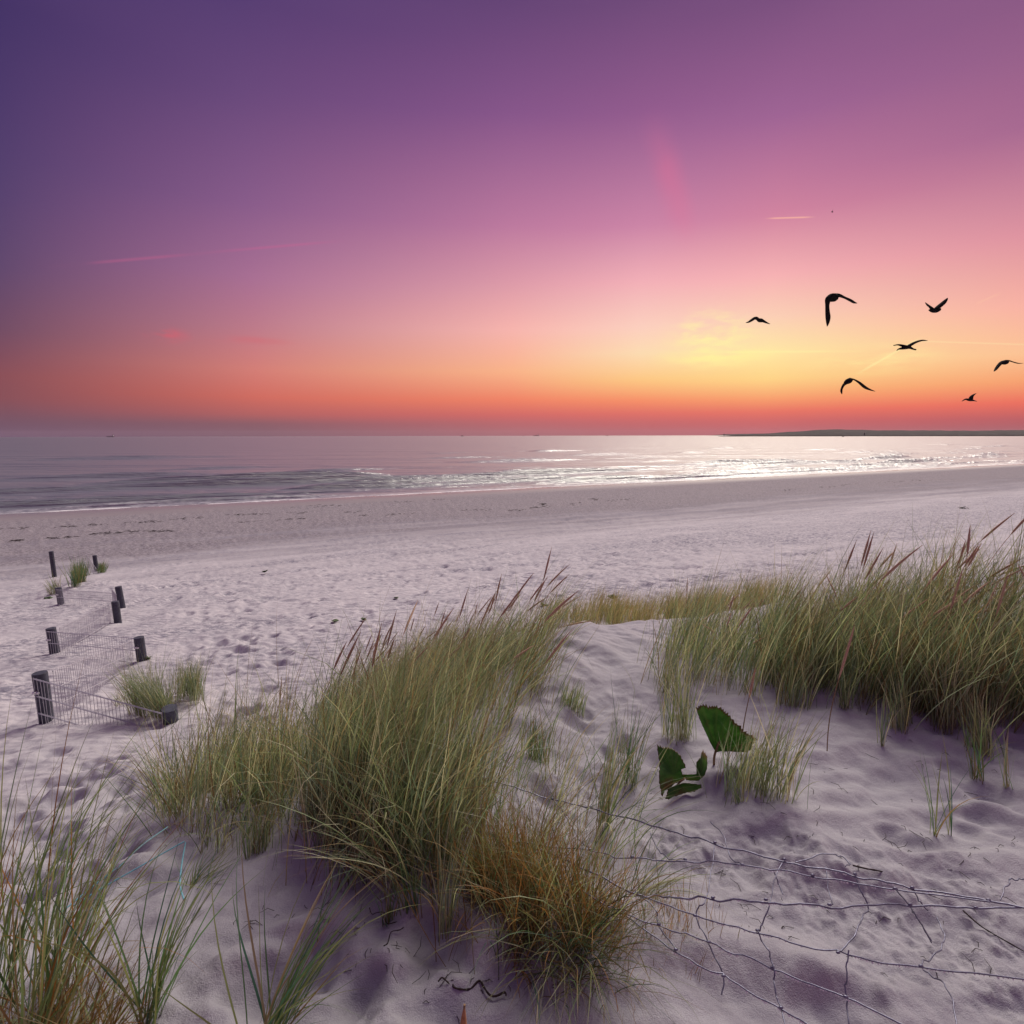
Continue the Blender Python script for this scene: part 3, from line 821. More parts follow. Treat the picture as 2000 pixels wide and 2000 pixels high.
def blades(B, rr, length, width, lean_az, lean_spread, a0, a1, pal, seg=6, straw=0.12, droop=0.0):
    """B: base points (n,3). Each blade leaves the ground near upright and bends over down wind."""
    n = len(B)
    L = length[0] + (length[1] - length[0]) * rr.rand(n) ** 0.9
    L = L * np.where(rr.rand(n) < 0.06, 1.25, 1.0)
    az_ = lean_az + lean_spread * rr.randn(n)
    wild = rr.rand(n) < 0.20
    az_[wild] = rr.rand(wild.sum()) * 2 * np.pi
    s0 = R(a0[0]) + R(a0[1] - a0[0]) * rr.rand(n)
    s1 = R(a1[0]) + R(a1[1] - a1[0]) * rr.rand(n) ** 1.3
    if droop:
        dm = rr.rand(n) < droop
        s1[dm] = R(100) + R(60) * rr.rand(dm.sum())
    L = L * (1 + 0.42 * perlin(B[:, 0] * 4.3, B[:, 1] * 4.3))
    az_ = az_ + 0.45 * perlin(B[:, 0] * 3.1 + 8, B[:, 1] * 3.1)
    W_ = width * (0.6 + 0.7 * rr.rand(n))
    side_a = rr.rand(n) * np.pi
    pts = [B.copy()]
    p = B.copy()
    for k in range(seg):
        f = (k + 0.5) / seg
        ang = s0 + (s1 - s0) * f ** 1.4
        az2 = az_ + 0.25 * np.sin(3 * f + side_a)
        p = p + (L / seg)[:, None] * np.stack([np.sin(ang) * np.cos(az2), np.sin(ang) * np.sin(az2), np.cos(ang)], -1)
        pts.append(p)
    S = np.stack([np.cos(side_a), np.sin(side_a), np.zeros(n)], -1)
    V = []
    for k in range(seg + 1):
        f = k / seg
        w = W_ * (0.75 + 0.6 * f if f < 0.3 else 0.93 * (1 - ((f - 0.3) / 0.7) ** 1.6) + 0.02)
        V.append(pts[k] - S * w[:, None] / 2); V.append(pts[k] + S * w[:, None] / 2)
    V = np.stack(V, 1)                      # n, 2(seg+1), 3
    m = 2 * (seg + 1)
    q = np.array([(2 * k, 2 * k + 1, 2 * k + 3, 2 * k + 2) for k in range(seg)])
    F = (np.arange(n)[:, None, None] * m + q[None]).reshape(-1, 4)
    C = pal[rr.randint(len(pal), size=n)] * (1.35 + 1.0 * rr.rand(n))[:, None]
    st = rr.rand(n) < straw
    C[st] = STRAW[rr.randint(len(STRAW), size=st.sum())] * (0.7 + 0.5 * rr.rand(st.sum()))[:, None]
    fk = np.repeat(np.arange(seg + 1) / seg, 2)
    tip = STRAW[rr.randint(2, size=n)]
    k_ = (np.clip((fk - 0.6) / 0.4, 0, 1) ** 1.5)[None, :, None] * (0.55 * rr.rand(n))[:, None, None]
    CC = C[:, None, :] * (1 - k_) + tip[:, None, :] * k_
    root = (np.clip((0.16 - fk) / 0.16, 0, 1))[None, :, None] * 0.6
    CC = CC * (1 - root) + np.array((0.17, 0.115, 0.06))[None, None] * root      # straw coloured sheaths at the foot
    return V.reshape(-1, 3), F, CC.reshape(-1, 3)

def grass_mesh(name, parts):
    V = []; F = []; C = []; n = 0
    for v, f, c in parts:
        V.append(v); F.append(f + n); C.append(c); n += len(v)
    V = np.concatenate(V); F = np.concatenate(F); C = np.concatenate(C)
    me = mesh_np(name, V, F, False, (M_GRASS,))
    at_ = me.attributes.new('tint', 'FLOAT_COLOR', 'POINT')
    at_.data.foreach_set('color', np.concatenate([C, np.ones((len(C), 1))], 1).astype(np.float32).ravel())
    return me

def on_ground(XY, sink=0.02):
    z = H0(XY[:, 0], XY[:, 1]) - sink
    return np.concatenate([XY, z[:, None]], 1)

def px_poly(poly): return [tuple(ground(*p)[:2]) for p in poly]

def tufted(XY, rr, per=14, r=0.035):
    """groups the bases into shoots"""
    n = max(1, len(XY) // per)
    c = XY[rr.choice(len(XY), n, replace=len(XY) < n)]
    return c[rr.randint(n, size=len(XY))] + rr.randn(len(XY), 2) * r

def seed_mesh(seed, H=1.0, spike=0.17, bend=0.12):
    rr = np.random.RandomState(seed)
    g = Geo(); n = 12
    f = np.linspace(0, 1, n)
    pts = np.stack([bend * f ** 2.2, 0.02 * np.sin(3 * f + seed), f * (1 - 0.12 * bend * f)], -1) * H
    g.tube(pts, 0.0016, 5, False)
    fs = np.linspace(1 - spike, 1.0, 9)
    sp_ = np.stack([bend * fs ** 2.2, 0.02 * np.sin(3 * fs + seed), fs * (1 - 0.12 * bend * fs)], -1) * H
    rd = 0.0072 * np.array([0.25, 0.75, 1, 1.05, 1, .92, .75, .45, .08])
    g.tube(sp_, rd * (0.85 + .3 * rr.rand(9)), 7)
    return g.mesh('seed_head', M_SEED)
SEEDS = [seed_mesh(i, 1.0, 0.20 + 0.03 * (i % 4), 0.10 + 0.12 * (i % 3)) for i in range(6)]

def clump(name, poly, n, label, length, width, lean_az, spread, a0, a1, pal=GREENS, seeds=0, seed_len=(0.6, 0.8), world=False, tuft=14, tuft_r=0.035, straw=0.12, droop=0.0, sd=0, extra=None, seg=6, seed_lean=None, group='marram grass clumps', filler=0):
    rr = np.random.RandomState(100 + sd)
    poly = poly if world else px_poly(poly)
    XY = tri_sample(poly, n, rr)
    XY = tufted(XY, rr, tuft, tuft_r)
    if n > 800:      # a few shoots stray out of the clump
        st_ = rr.rand(len(XY)) < 0.14
        XY[st_] += rr.randn(st_.sum(), 2) * 0.13
    c = XY.mean(0); base = Vector((c[0], c[1], float(H0(c[0], c[1]))))
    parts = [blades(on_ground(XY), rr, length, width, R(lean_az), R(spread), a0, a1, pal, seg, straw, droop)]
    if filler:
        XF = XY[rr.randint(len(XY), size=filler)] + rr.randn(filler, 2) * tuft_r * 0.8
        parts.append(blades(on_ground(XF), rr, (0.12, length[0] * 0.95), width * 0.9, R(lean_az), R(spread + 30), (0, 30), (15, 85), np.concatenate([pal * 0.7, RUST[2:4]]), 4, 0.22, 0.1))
    t = thing(name, base, label, 'grass clump', group)
    b0 = np.array(base)
    parts = [(v - b0, f, cc) for v, f, cc in parts]
    o = link('grass_blades', grass_mesh('grass_blades', parts), t); tag(o, kind='stuff')
    if seeds:
        P = tri_sample(poly, seeds, rr)
        for i in range(seeds):
            z = float(H0(*P[i]))
            o = link('seed_head', SEEDS[rr.randint(6)], t, Vector((P[i][0], P[i][1], z)) - base)
            k = seed_len[0] + (seed_len[1] - seed_len[0]) * rr.rand()
            o.scale = (k * 1.0, k * 1.0, k)
            la = R((lean_az if seed_lean is None else seed_lean) + 32 * rr.randn()); tl = R(2 + 40 * rr.rand())
            o.rotation_euler = (Matrix.Rotation(la, 3, 'Z') @ Matrix.Rotation(tl, 3, 'Y')).to_euler()
    return t

WIND = 12   # down-wind azimuth in degrees from +X (to the right, slightly away)
clump('marram_clump', [(590, 1610), (650, 1690), (770, 1735), (900, 1715), (950, 1610), (930, 1490), (680, 1500)], 3000,
      'dense tall marram tussock in the middle foreground with dark shaded foot', (0.38, 0.76), 0.0046, WIND, 50, (0, 22), (15, 80), straw=0.24, droop=0.12, sd=1, tuft=22, filler=2200)
clump('marram_clump', [(580, 1530), (700, 1510), (940, 1480), (1060, 1350), (1050, 1275), (860, 1290), (620, 1400)], 5600,
      'long wind-combed marram ridge behind the middle tussock, topped with brown seed heads', (0.42, 0.82), 0.0047, WIND, 30, (5, 30), (30, 88), seeds=70, seed_len=(0.74, 1.05), straw=0.24, droop=0.03, sd=2, tuft=20, filler=2500)
clump('marram_clump', [(300, 1630), (420, 1650), (560, 1590), (580, 1500), (400, 1520)], 1500,
      'marram tussock left of the middle one with pale arching blades', (0.34, 0.74), 0.0045, WIND + 10, 60, (0, 28), (10, 80), straw=0.24, droop=0.16, sd=3, tuft=18, filler=1100)
clump('rusty_grass_clump', [(900, 1710), (965, 1800), (1040, 1885), (1130, 1890), (1215, 1840), (1190, 1770), (1080, 1750), (980, 1700)], 2100,
      'low rust-brown grass tussock in front, under the wire netting', (0.12, 0.44), 0.0031, 50, 110, (0, 38), (8, 95), pal=np.concatenate([RUST, RUST * 1.1, RUST[2:4], TEAL[1:], GREENS[:3]]), straw=0.2, droop=0.14, sd=4, tuft=24, tuft_r=0.03, filler=700)
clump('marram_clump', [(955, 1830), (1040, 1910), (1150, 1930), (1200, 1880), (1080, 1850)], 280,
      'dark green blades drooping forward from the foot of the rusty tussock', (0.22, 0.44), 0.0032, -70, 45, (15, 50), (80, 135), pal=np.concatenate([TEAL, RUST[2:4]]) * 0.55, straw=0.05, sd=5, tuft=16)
clump('marram_clump', [(1480, 1340), (1640, 1330), (1840, 1385), (1990, 1425), (2120, 1420), (2300, 1300), (2050, 1240), (1700, 1245), (1480, 1270)], 6000,
      'broad dense marram bank at the right edge with many seed heads', (0.38, 0.88), 0.0048, WIND, 34, (0, 28), (18, 80), seeds=60, seed_len=(0.72, 1.08), straw=0.24, droop=0.03, sd=6, tuft=18, filler=1400)
clump('marram_clump', [(1270, 1290), (1290, 1350), (1480, 1370), (1530, 1290), (1500, 1255), (1330, 1250)], 1300,
      'thinner marram growing on the sand left of the right-hand bank', (0.34, 0.76), 0.0046, WIND, 30, (0, 24), (15, 70), seeds=14, seed_len=(0.5, 0.76), straw=0.16, sd=7, tuft=12)
clump('marram_clump', [(0.5, 8.6), (1.6, 8.0), (3.6, 7.6), (4.6, 8.6), (3.0, 9.8), (0.8, 10.0)], 4200,
      'strip of short yellow-green grass behind the sand crest', (0.26, 0.62), 0.0062, WIND, 40, (0, 22), (15, 65), pal=np.array([(0.19, 0.185, 0.08), (0.15, 0.165, 0.075), (0.25, 0.215, 0.11), (0.12, 0.14, 0.07), (0.24, 0.18, 0.10)]), seeds=12, seed_len=(0.45, 0.6), world=True, straw=0.16, sd=8)
# foreground at the left edge
clump('marram_clump', [(-1.62, 1.22), (-1.38, 1.22), (-1.30, 1.34), (-1.45, 1.58), (-1.72, 1.55)], 190,
      'big foreground clump of green and orange blades at the lower left corner', (0.45, 1.0), 0.0058, 30, 42, (0, 25), (12, 92), pal=np.concatenate([GREENS[:5], TEAL[1:], TEAL[1:], RUST[1:2]]), world=True, straw=0.16, droop=0.05, sd=9, seg=9, tuft=26, tuft_r=0.022)
clump('marram_clump', [(-1.55, 1.22), (-1.20, 1.20), (-1.12, 1.34), (-1.45, 1.45)], 420,
      'short tangled orange and straw grass at the foot of the lower left clump', (0.12, 0.36), 0.0045, 40, 90, (5, 45), (30, 100), pal=np.concatenate([RUST, GREENS[1:3]]), world=True, straw=0.3, droop=0.1, sd=19, tuft=16, tuft_r=0.03)
clump('marram_clump', [(-1.11, 1.34), (-1.06, 1.33), (-1.05, 1.39), (-1.10, 1.40)], 44,
      'tall green shoot leaning right between the two lower left clumps', (0.40, 0.80), 0.0056, 22, 20, (4, 26), (18, 66), pal=TEAL, world=True, straw=0.06, sd=10, seg=9, tuft=30, tuft_r=0.016)
clump('marram_clump', [(-0.80, 1.26), (-0.70, 1.25), (-0.67, 1.31), (-0.77, 1.33)], 70,
      'spray of long green blades at the bottom edge, arching to the right', (0.40, 0.84), 0.0054, 18, 18, (14, 38), (32, 96), pal=TEAL, world=True, straw=0.14, sd=11, seg=9, tuft=30, tuft_r=0.02)
# fence side and far tufts
clump('marram_clump', [(258, 1388), (300, 1402), (345, 1400), (295, 1372)], 700, 'grass tuft growing through the nearest mesh panel', (0.30, 0.66), 0.0045, 165, 45, (5, 25), (25, 70), straw=0.1, sd=12, tuft=40)
clump('marram_clump', [(345, 1368), (385, 1372), (385, 1352), (350, 1350)], 420, 'upright grass tuft behind the leaning post', (0.26, 0.52), 0.0045, 60, 70, (0, 18), (10, 50), straw=0.1, sd=13, tuft=40)
clump('marram_clump', [(228, 1376), (246, 1376), (240, 1366)], 40, 'few thin blades poking through the nearest panel beside its tuft', (0.2, 0.34), 0.0045, 140, 50, (5, 25), (25, 60), sd=14, tuft=12)
clump('marram_clump', [(137, 1150), (160, 1150), (172, 1122), (150, 1118)], 480, 'tall dark grass tuft on the far sand mound by the slim post', (0.45, 0.85), 0.010, 110, 70, (0, 20), (8, 45), pal=TEAL, straw=0.08, sd=15, tuft=60, tuft_r=.06)
clump('marram_clump', [(185, 1122), (212, 1122), (208, 1112), (188, 1112)], 260, 'small dark grass cushion right of the far tuft', (0.3, 0.5), 0.010, 30, 80, (0, 30), (15, 60), pal=TEAL, straw=0.08, sd=16, tuft=60, tuft_r=.06)
clump('marram_clump', [(100, 1160), (112, 1158), (120, 1152), (105, 1152)], 90, 'pale thin grass tuft beside the far panel post', (0.3, 0.55), 0.009, 150, 50, (5, 30), (20, 60), straw=0.3, sd=17, tuft=30, tuft_r=.05)
# scattered shoots on the sand
SH = [(1318, 1440, 130, (.28, .52), 80, 'bundle of upright grey-green blades left of the big leaf', GREENS),
      (1465, 1545, 260, (.28, .52), 25, 'grass tuft leaning right beside the big leaf', GREENS),
      (1829, 1632, 9, (.34, .52), 120, 'few long green blades leaning left on the right-hand sand', TEAL),
      (1858, 1630, 7, (.28, .48), 85, 'thin upright green shoot right of the leaning blades', TEAL),
      (1905, 1520, 26, (.22, .42), 90, 'sparse upright shoots below the right-hand bank', TEAL),
      (1718, 1450, 16, (.20, .36), 50, 'small shoot on the sand below the middle of the right bank', GREENS),
      (1970, 1545, 18, (.16, .34), 80, 'short thin shoot at the right edge of the sand', GREENS),
      (1850, 1420, 160, (.32, .55), 75, 'tuft hanging at the front foot of the right bank', GREENS),
      (1040, 1475, 90, (.18, .36), 70, 'little dark tuft on the sand right of the long ridge', TEAL),
      (1120, 1380, 120, (.12, .24), 30, 'low fine tuft in the sand hollow beside the ridge', GREENS),
      (1225, 1535, 46, (.26, .50), 60, 'sparse arching blades left of the lower leaves', TEAL),
      (1180, 1610, 60, (.30, .55), 40, 'thin shoots behind the rusty tussock, leaning right', GREENS),
      (1445, 1575, 24, (.10, .22), 110, 'tiny tuft in front of the big leaf', GREENS),
      (860, 1818, 44, (.20, .46), 70, 'dark-stemmed shoots standing before the middle tussock', GREENS),
      (800, 1790, 26, (.18, .40), 120, 'few stems left of the dark-stemmed shoots', TEAL),
      (1290, 1880, 420, (.05, .15), 60, 'short mossy tuft right of the rusty tussock', RUST),
      (1255, 1745, 40, (.22, .40), 15, 'blades lying out to the right beneath the wire', GREENS),
      (760, 1800, 26, (.06, .16), 90, 'wispy bits of grass on the smooth foreground sand', TEAL),
      (1540, 1375, 120, (.2, .46), 30, 'ragged tuft at the front of the right bank, nearest the big leaf', GREENS), (1640, 1385, 60, (.16, .4), 70, 'thin shoots at the front foot of the right bank behind the tall seed stalk', GREENS),
      (1760, 1420, 90, (.2, .5), 100, 'shoots below the middle of the right bank beside a small shoot', GREENS), (1930, 1475, 120, (.2, .5), 80, 'loose tuft below the right bank near the right edge', GREENS), (1590, 1345, 200, (.3, .6), 20, 'pale tuft jutting from the left part of the right bank', GREENS),
      (500, 1660, 90, (.12, .28), 70, 'small tuft below the left tussock', GREENS),
      (390, 1730, 60, (.12, .30), 60, 'bluish sprawling blades by the blue cord', TEAL)]
for i, (px, py, n, ln, laz, lab, pal) in enumerate(SH):
    g0 = ground(px, py)
    rad = 0.010 + 0.00035 * n
    poly = [(g0.x - rad, g0.y - rad), (g0.x + rad, g0.y - rad), (g0.x + rad, g0.y + rad), (g0.x - rad, g0.y + rad)]
    flat = 'lying' in lab or 'sprawling' in lab
    clump('marram_shoot', poly, n, lab, ln, 0.0022 if 'mossy' in lab else 0.0042, laz, 120 if 'mossy' in lab else 28, (30, 60) if flat else (0, 20), (70, 95) if flat else (10, 66), pal=pal, world=True, sd=40 + i, tuft=max(4, n // 3), tuft_r=rad * 0.5, seg=7, group='sparse marram shoots')

for lab, poly, n, laz, ln, a1_, sd_ in (
        ('loose long blades arching right from behind the rusty tussock', [(1010, 1640), (1230, 1740), (1250, 1640), (1080, 1580)], 110, 12, (.30, .62), (45, 105), 70),
        ('long pale blades arching left in front of the middle tussock', [(740, 1745), (880, 1770), (900, 1740), (760, 1715)], 70, 178, (.30, .60), (60, 120), 71),
        ('thin blades scattered over the path between ridge and leaf', [(960, 1560), (1240, 1560), (1220, 1440), (1060, 1440)], 80, 20, (.20, .48), (20, 80), 72),
        ('fan of blades sticking out left of the left tussock', [(290, 1640), (340, 1650), (380, 1540), (330, 1540)], 160, 150, (.25, .55), (25, 95), 73),
        ('pale drooping blades in front of the left tussock', [(400, 1660), (560, 1620), (540, 1580), (420, 1620)], 90, -60, (.22, .45), (60, 140), 74)):
    clump('marram_shoot', poly, n, lab, ln, 0.0040, laz, 32, (5, 32), a1_, pal=np.concatenate([GREENS[1:6], TEAL[1:3]]), sd=sd_, tuft=6, tuft_r=0.02, seg=9, straw=0.3, group='sparse marram shoots')

def litter():
    g = Geo(); rr = np.random.RandomState(77)
    for poly, n in (([(560, 1740), (1000, 1930), (900, 1990), (420, 1800)], 60), ([(960, 1480), (1290, 1480), (1290, 1620), (1000, 1640)], 70), ([(1290, 1600), (1990, 1640), (1990, 1960), (1350, 1800)], 90), ([(0, 1560), (330, 1480), (330, 1700), (100, 1850)], 60), ([(1480, 1400), (1990, 1460), (1990, 1560), (1500, 1560)], 40)):
        P = tri_sample(px_poly(poly), n, rr)
        Z_ = H0(P[:, 0], P[:, 1]) + detail(P[:, 0].copy(), P[:, 1].copy())
        for (x, y), z in zip(P, Z_):
            a_ = rr.rand() * 6.28; l = 0.015 + 0.06 * rr.rand() ** 2
            g.tube([(x, y, z + .001), (x + l * .5 * math.cos(a_), y + l * .5 * math.sin(a_), z + .004 + .006 * rr.rand()), (x + l * math.cos(a_ + .3), y + l * math.sin(a_ + .3), z + .002)], [.0008, .0012, .0006], 4, False)
    tag(link('plant_litter', g.mesh('plant_litter', M_TWIG)), 'dark scraps of dry grass littering the dune sand', 'litter', None, 'stuff')
litter()

# single stalks with a brown spike
def stalk(px, py, tx, ty, label, spike=0.33, r=0.0030):
    b = ground(px, py); tp = at(tx, ty, b.y + 0.06)
    t = thing('seed_stalk', b, label, 'seed stalk', 'single seed stalks')
    v = tp - b; L = v.length
    side = Vector((1, 0, 0))
    f = np.linspace(0, 1, 14)
    bow = [v * float(q) + side * float(-0.05 * L * math.sin(math.pi * q) * (1.2 - q)) for q in f]
    g = Geo(); g.tube(bow, np.linspace(r, r * .6, 14), 6); link('stem', g.mesh('stem', M_STALK), t)
    fs = np.linspace(1 - spike, 1.01, 12)
    sp_ = [v * float(q) + side * float(-0.05 * L * math.sin(math.pi * min(q, 1)) * (1.2 - q)) for q in fs]
    rd = np.array([.3, .7, .9, 1, 1, .95, .9, .85, .75, .6, .4, .1]) * r * 2.2
    g = Geo(); g.tube(sp_, rd, 8); link('spike', g.mesh('spike', M_SEED), t)
stalk(1614, 1468, 1668, 1222, 'tall brown seed stalk standing alone on the sand before the right bank', .42)
stalk(1447, 1500, 1474, 1305, 'brown stalk rising behind the big leaf', .3)
stalk(548, 1440, 549, 1322, 'short dark seed stalk at the left end of the long ridge', .45)
# close to the lens at the bottom edge
b = Vector((-0.135, 1.02, float(H0(-0.135, 1.02))))
t = thing('seed_stalk', b, 'orange-brown grass spike poking up at the bottom edge', 'seed stalk', 'single seed stalks')
tp = at(905, 1962, 1.06) - b
g = Geo(); g.tube([tp * q for q in np.linspace(0, 1, 6)], .0026, 6); link('stem', g.mesh('stem', M_STALK), t)
M_ORANGE = simple('orange_spike', (0.38, 0.19, 0.09), 0.75, 0.2, 200, 0.3, 0.5)
g = Geo(); g.tube([tp * q for q in np.linspace(.66, 1.0, 9)], np.array([.3, .8, 1, 1, .95, .8, .6, .35, .05]) * .0105, 9); link('spike', g.mesh('spike', M_ORANGE), t)

# ------------------------------------------------------------------ broad-leaved plant
def leaf(parent, base, outline, attach, fwd, cup, seed, tilt=0.25):
    """outline and attachment in picture pixels; the blade bulges and curls in depth"""
    S = at(attach[0], attach[1], base.y)
    O = np.array([tuple(at(x, y, base.y) - S) for x, y in outline])
    O2 = np.concatenate([O, O[:1]]); Q = []
    rr = np.random.RandomState(seed)
    for i in range(len(O)):
        for k in range(7):
            q = O2[i] + (O2[i + 1] - O2[i]) * k / 7
            q = q * (1 + (0.03 if k % 2 else -0.02) + 0.015 * rr.randn()); Q.append(q)
    Q = np.array(Q); n = len(Q); rings = 12
    V = []; vein = []
    rmax = np.abs(Q).max()
    angs = np.arctan2(Q[:, 2], Q[:, 0])
    for j in range(rings + 1):
        f = j / rings
        p = Q * f
        rad = np.linalg.norm(p, axis=1) / rmax
        ang = angs
        vn = np.cos(ang * 11 + seed) ** 2
        dep = fwd * rad + cup * rad ** 2 * np.cos(ang * 2 + seed) + 0.010 * rmax / 0.15 * vn * rad + 0.018 * np.sin(ang * 5 + seed) * rad ** 2 + tilt * p[:, 2]
        p = p.copy(); p[:, 1] += dep
        V.append(p); vein.append(np.clip((vn - 0.86) / 0.14, 0, 1) * (f < 0.96) - 1.0 * (f > 0.93))
    V = np.concatenate(V); vein = np.concatenate(vein)
    me = mesh_np('leaf', V, grid_faces(rings + 1, n, True), True, (M_LEAF,))
    a_ = me.attributes.new('vein', 'FLOAT', 'POINT'); a_.data.foreach_set('value', vein.astype(np.float32))
    o = link('leaf', me, parent, S - parent.location)
    sm = o.modifiers.new('thickness', 'SOLIDIFY'); sm.thickness = 0.0015
    return o
b1 = ground(1394, 1500)
t = thing('broad_leaf_plant', b1, 'large upright green leaf with brown edge on a short stem in the sand', 'leaf plant', 'broad-leaved plants')
leaf(t, b1, [(1361, 1388), (1372, 1381), (1387, 1377), (1402, 1380), (1414, 1387), (1430, 1405), (1446, 1421), (1460, 1430), (1473, 1440), (1470, 1458), (1464, 1472), (1450, 1466), (1436, 1464), (1420, 1467), (1406, 1467), (1396, 1469), (1388, 1455), (1378, 1433), (1368, 1410)], (1398, 1464), -0.05, 0.10, 1)
g = Geo(); S = at(1398, 1464, b1.y) - b1
g.tube(smooth_path([(0, 0, -.03), (-.004, 0, S.z * .5), tuple(S), tuple(S + Vector((0.01, -.01, .05)))]), [.006] * 18 + [.003], 7); link('stem', g.mesh('stem', M_STALK), t)
b2 = ground(1318, 1548)
t = thing('broad_leaf_plant', b2, 'low dark curled leaves with notched edges lying on the sand', 'leaf plant', 'broad-leaved plants')
def z3(L): return [(1200 + x * .1656, 1340 + y * .1656) for x, y in L]
leaf(t, b2, z3([(560, 850), (640, 825), (700, 815), (785, 850), (830, 945), (775, 985), (800, 1060), (845, 1105), (760, 1170), (640, 1185), (560, 1180), (515, 1215), (505, 1060), (555, 960)]), z3([(690, 1050)])[0], 0.01, 0.07, 2, 0.25)
leaf(t, b2, z3([(985, 940), (1050, 920), (1110, 915), (1190, 990), (1090, 1060), (980, 1115), (860, 1145), (815, 1100), (900, 1060), (985, 1045)]), z3([(965, 1075)])[0], 0.02, 0.06, 5, 0.3)
leaf(t, b2, z3([(600, 1180), (760, 1150), (900, 1120), (1000, 1140), (1015, 1180), (880, 1230), (720, 1255), (560, 1250)]), z3([(800, 1190)])[0], -0.05, 0.03, 7, 0.2)
g = Geo(); S = at(*z3([(820, 1090)])[0], b2.y) - b2
g.tube(smooth_path([(0, .01, -.03), (.01, .01, S.z * .4), tuple(S)]), .0045, 7); link('stem', g.mesh('stem', M_STALK), t)

# little leafy sprigs and leaf scraps on the beach
def sprig(px, py, size, label, seed, n=7):
    rr = np.random.RandomState(seed); b = ground(px, py)
    t = thing('leafy_sprig', b, label, 'sprig', 'leafy sprigs on the beach')
    for i in range(n):
        an = rr.rand() * 6.28; tl = 0.2 + 0.9 * rr.rand(); L = size * (0.6 + .6 * rr.rand())
        u = np.array([math.cos(an) * math.cos(tl), math.sin(an) * math.cos(tl), math.sin(tl)])
        sd_ = np.array([-math.sin(an), math.cos(an), 0.15])
        f = np.linspace(0, 1, 5); wd = np.array([.05, .36, .42, .26, .02]) * L
        V = np.concatenate([[u * L * q + np.array([0, 0, -.25 * L * q * q]) - sd_ * w, u * L * q + np.array([0, 0, .02 * L - .25 * L * q * q]), u * L * q + np.array([0, 0, -.25 * L * q * q]) + sd_ * w] for q, w in zip(f, wd)])
        me = mesh_np('leaf', V, grid_faces(5, 3), True, (M_LEAFLITTER,))
        o = link('leaf', me, t); o.modifiers.new('thickness', 'SOLIDIFY').thickness = 0.002
for i, (px, py, sz, lab) in enumerate(((655, 1214, .12, 'dark leafy sprig on the open beach, leftmost of the row'), (709, 1211, .09, 'small dark sprig just left of the ridge top on the beach'),
        (772, 1168, .09, 'tiny dark sprig on the beach above the ridge'), (966, 1179, .10, 'dark sprig on the beach above the seed heads'), (1062, 1184, .12, 'green sprig half hidden behind the ridge seed heads'),
        (1195, 1170, .16, 'greyish sprig cluster at the gap between ridge and right bank'), (1226, 1190, .15, 'bright green leaf sprig in the gap beside the low grass'), (1190, 1195, .13, 'low green sprig in the gap, beside the bright one'),
        (75, 1297, .10, 'pale scrap of dry leaf on the sand above the near post'), (287, 1287, .10, 'dark scrap of plant at the foot of the post above the grass'), (516, 1117, .16, 'small dark tuft of debris far out on the beach'),
        (92, 1168, .12, 'dark scrap on the sand left of the far panel post'))):
    sprig(px, py, sz, lab, 300 + i, 6)

# ------------------------------------------------------------------ wire netting
def c5(L): return [(1200 + x * .4141, 1300 + y * .4141) for x, y in L]
def c7(L): return [(550 + x * .4141, 1450 + y * .4141) for x, y in L]
strands = {
    'a': (c7([(1000, 185), (1095, 210), (1275, 265), (1455, 305)]) + c5([(215, 765), (470, 835), (797, 915), (1130, 985), (1400, 1050), (1760, 1110), (2080, 1180)]), .16, .30),
    'b': (c7([(880, 400), (980, 430), (1155, 475), (1450, 505), (1650, 540)]) + c5([(330, 915), (600, 940), (930, 990), (1320, 1055), (1765, 1118)]), .10, .30),
    'c': (c7([(880, 405), (1265, 525), (1440, 600)]) + c5([(100, 1070), (250, 1090), (460, 1095), (710, 1105), (1010, 1130), (1390, 1130), (1700, 1145), (2050, 1140)]), .12, .24),
    'd': (c5([(110, 1078), (375, 1180), (670, 1250), (1050, 1355), (1440, 1420), (2050, 1500)]), .12, .10),
    'e': (c7([(1350, 660)]) + c5([(0, 1150), (205, 1220), (440, 1305), (740, 1425), (1085, 1565), (1450, 1745)]), .10, .12),
    'f': (c7([(1450, 720), (1580, 790)]) + c5([(285, 1340), (510, 1465), (780, 1615), (980, 1745)]), .08, .10),
}
nb_ = ground(1500, 1780)
net = thing('wire_netting', nb_, 'sagging knotted wire netting with dew drops across the right foreground', 'wire netting')
def wire(name, pts3, r=0.0017, sides=6):
    g = Geo(); P = smooth_path(pts3, 7) - np.array(nb_)
    tt = np.arange(len(P)) * 0.55 + 7.3 * len(pts3)      # kinks and sag of old wire
    env = np.sin(np.pi * np.linspace(0, 1, len(P)))
    P[:, 2] += env * (0.010 * perlin(tt, tt * 0 + 2.5) - 0.006); P[:, 1] += env * 0.014 * perlin(tt * 0.7, tt * 0 + 5.5)
    g.tube(P, r, sides); return link(name, g.mesh(name, M_WIRE), net), P
def lift(pts, h0, h1):
    n = len(pts)
    return [ground(x, y, h0 + (h1 - h0) * i / max(1, n - 1)) for i, (x, y) in enumerate(pts)]
drops = Geo(); rr = np.random.RandomState(5)
kg = Geo(); kg.tube([(-.007, 0, 0), (-.004, 0, 0), (.004, 0, 0), (.007, 0, 0)], [.0015, .0042, .0042, .0015], 8); KNOT = kg.mesh('knot', M_WIRE)
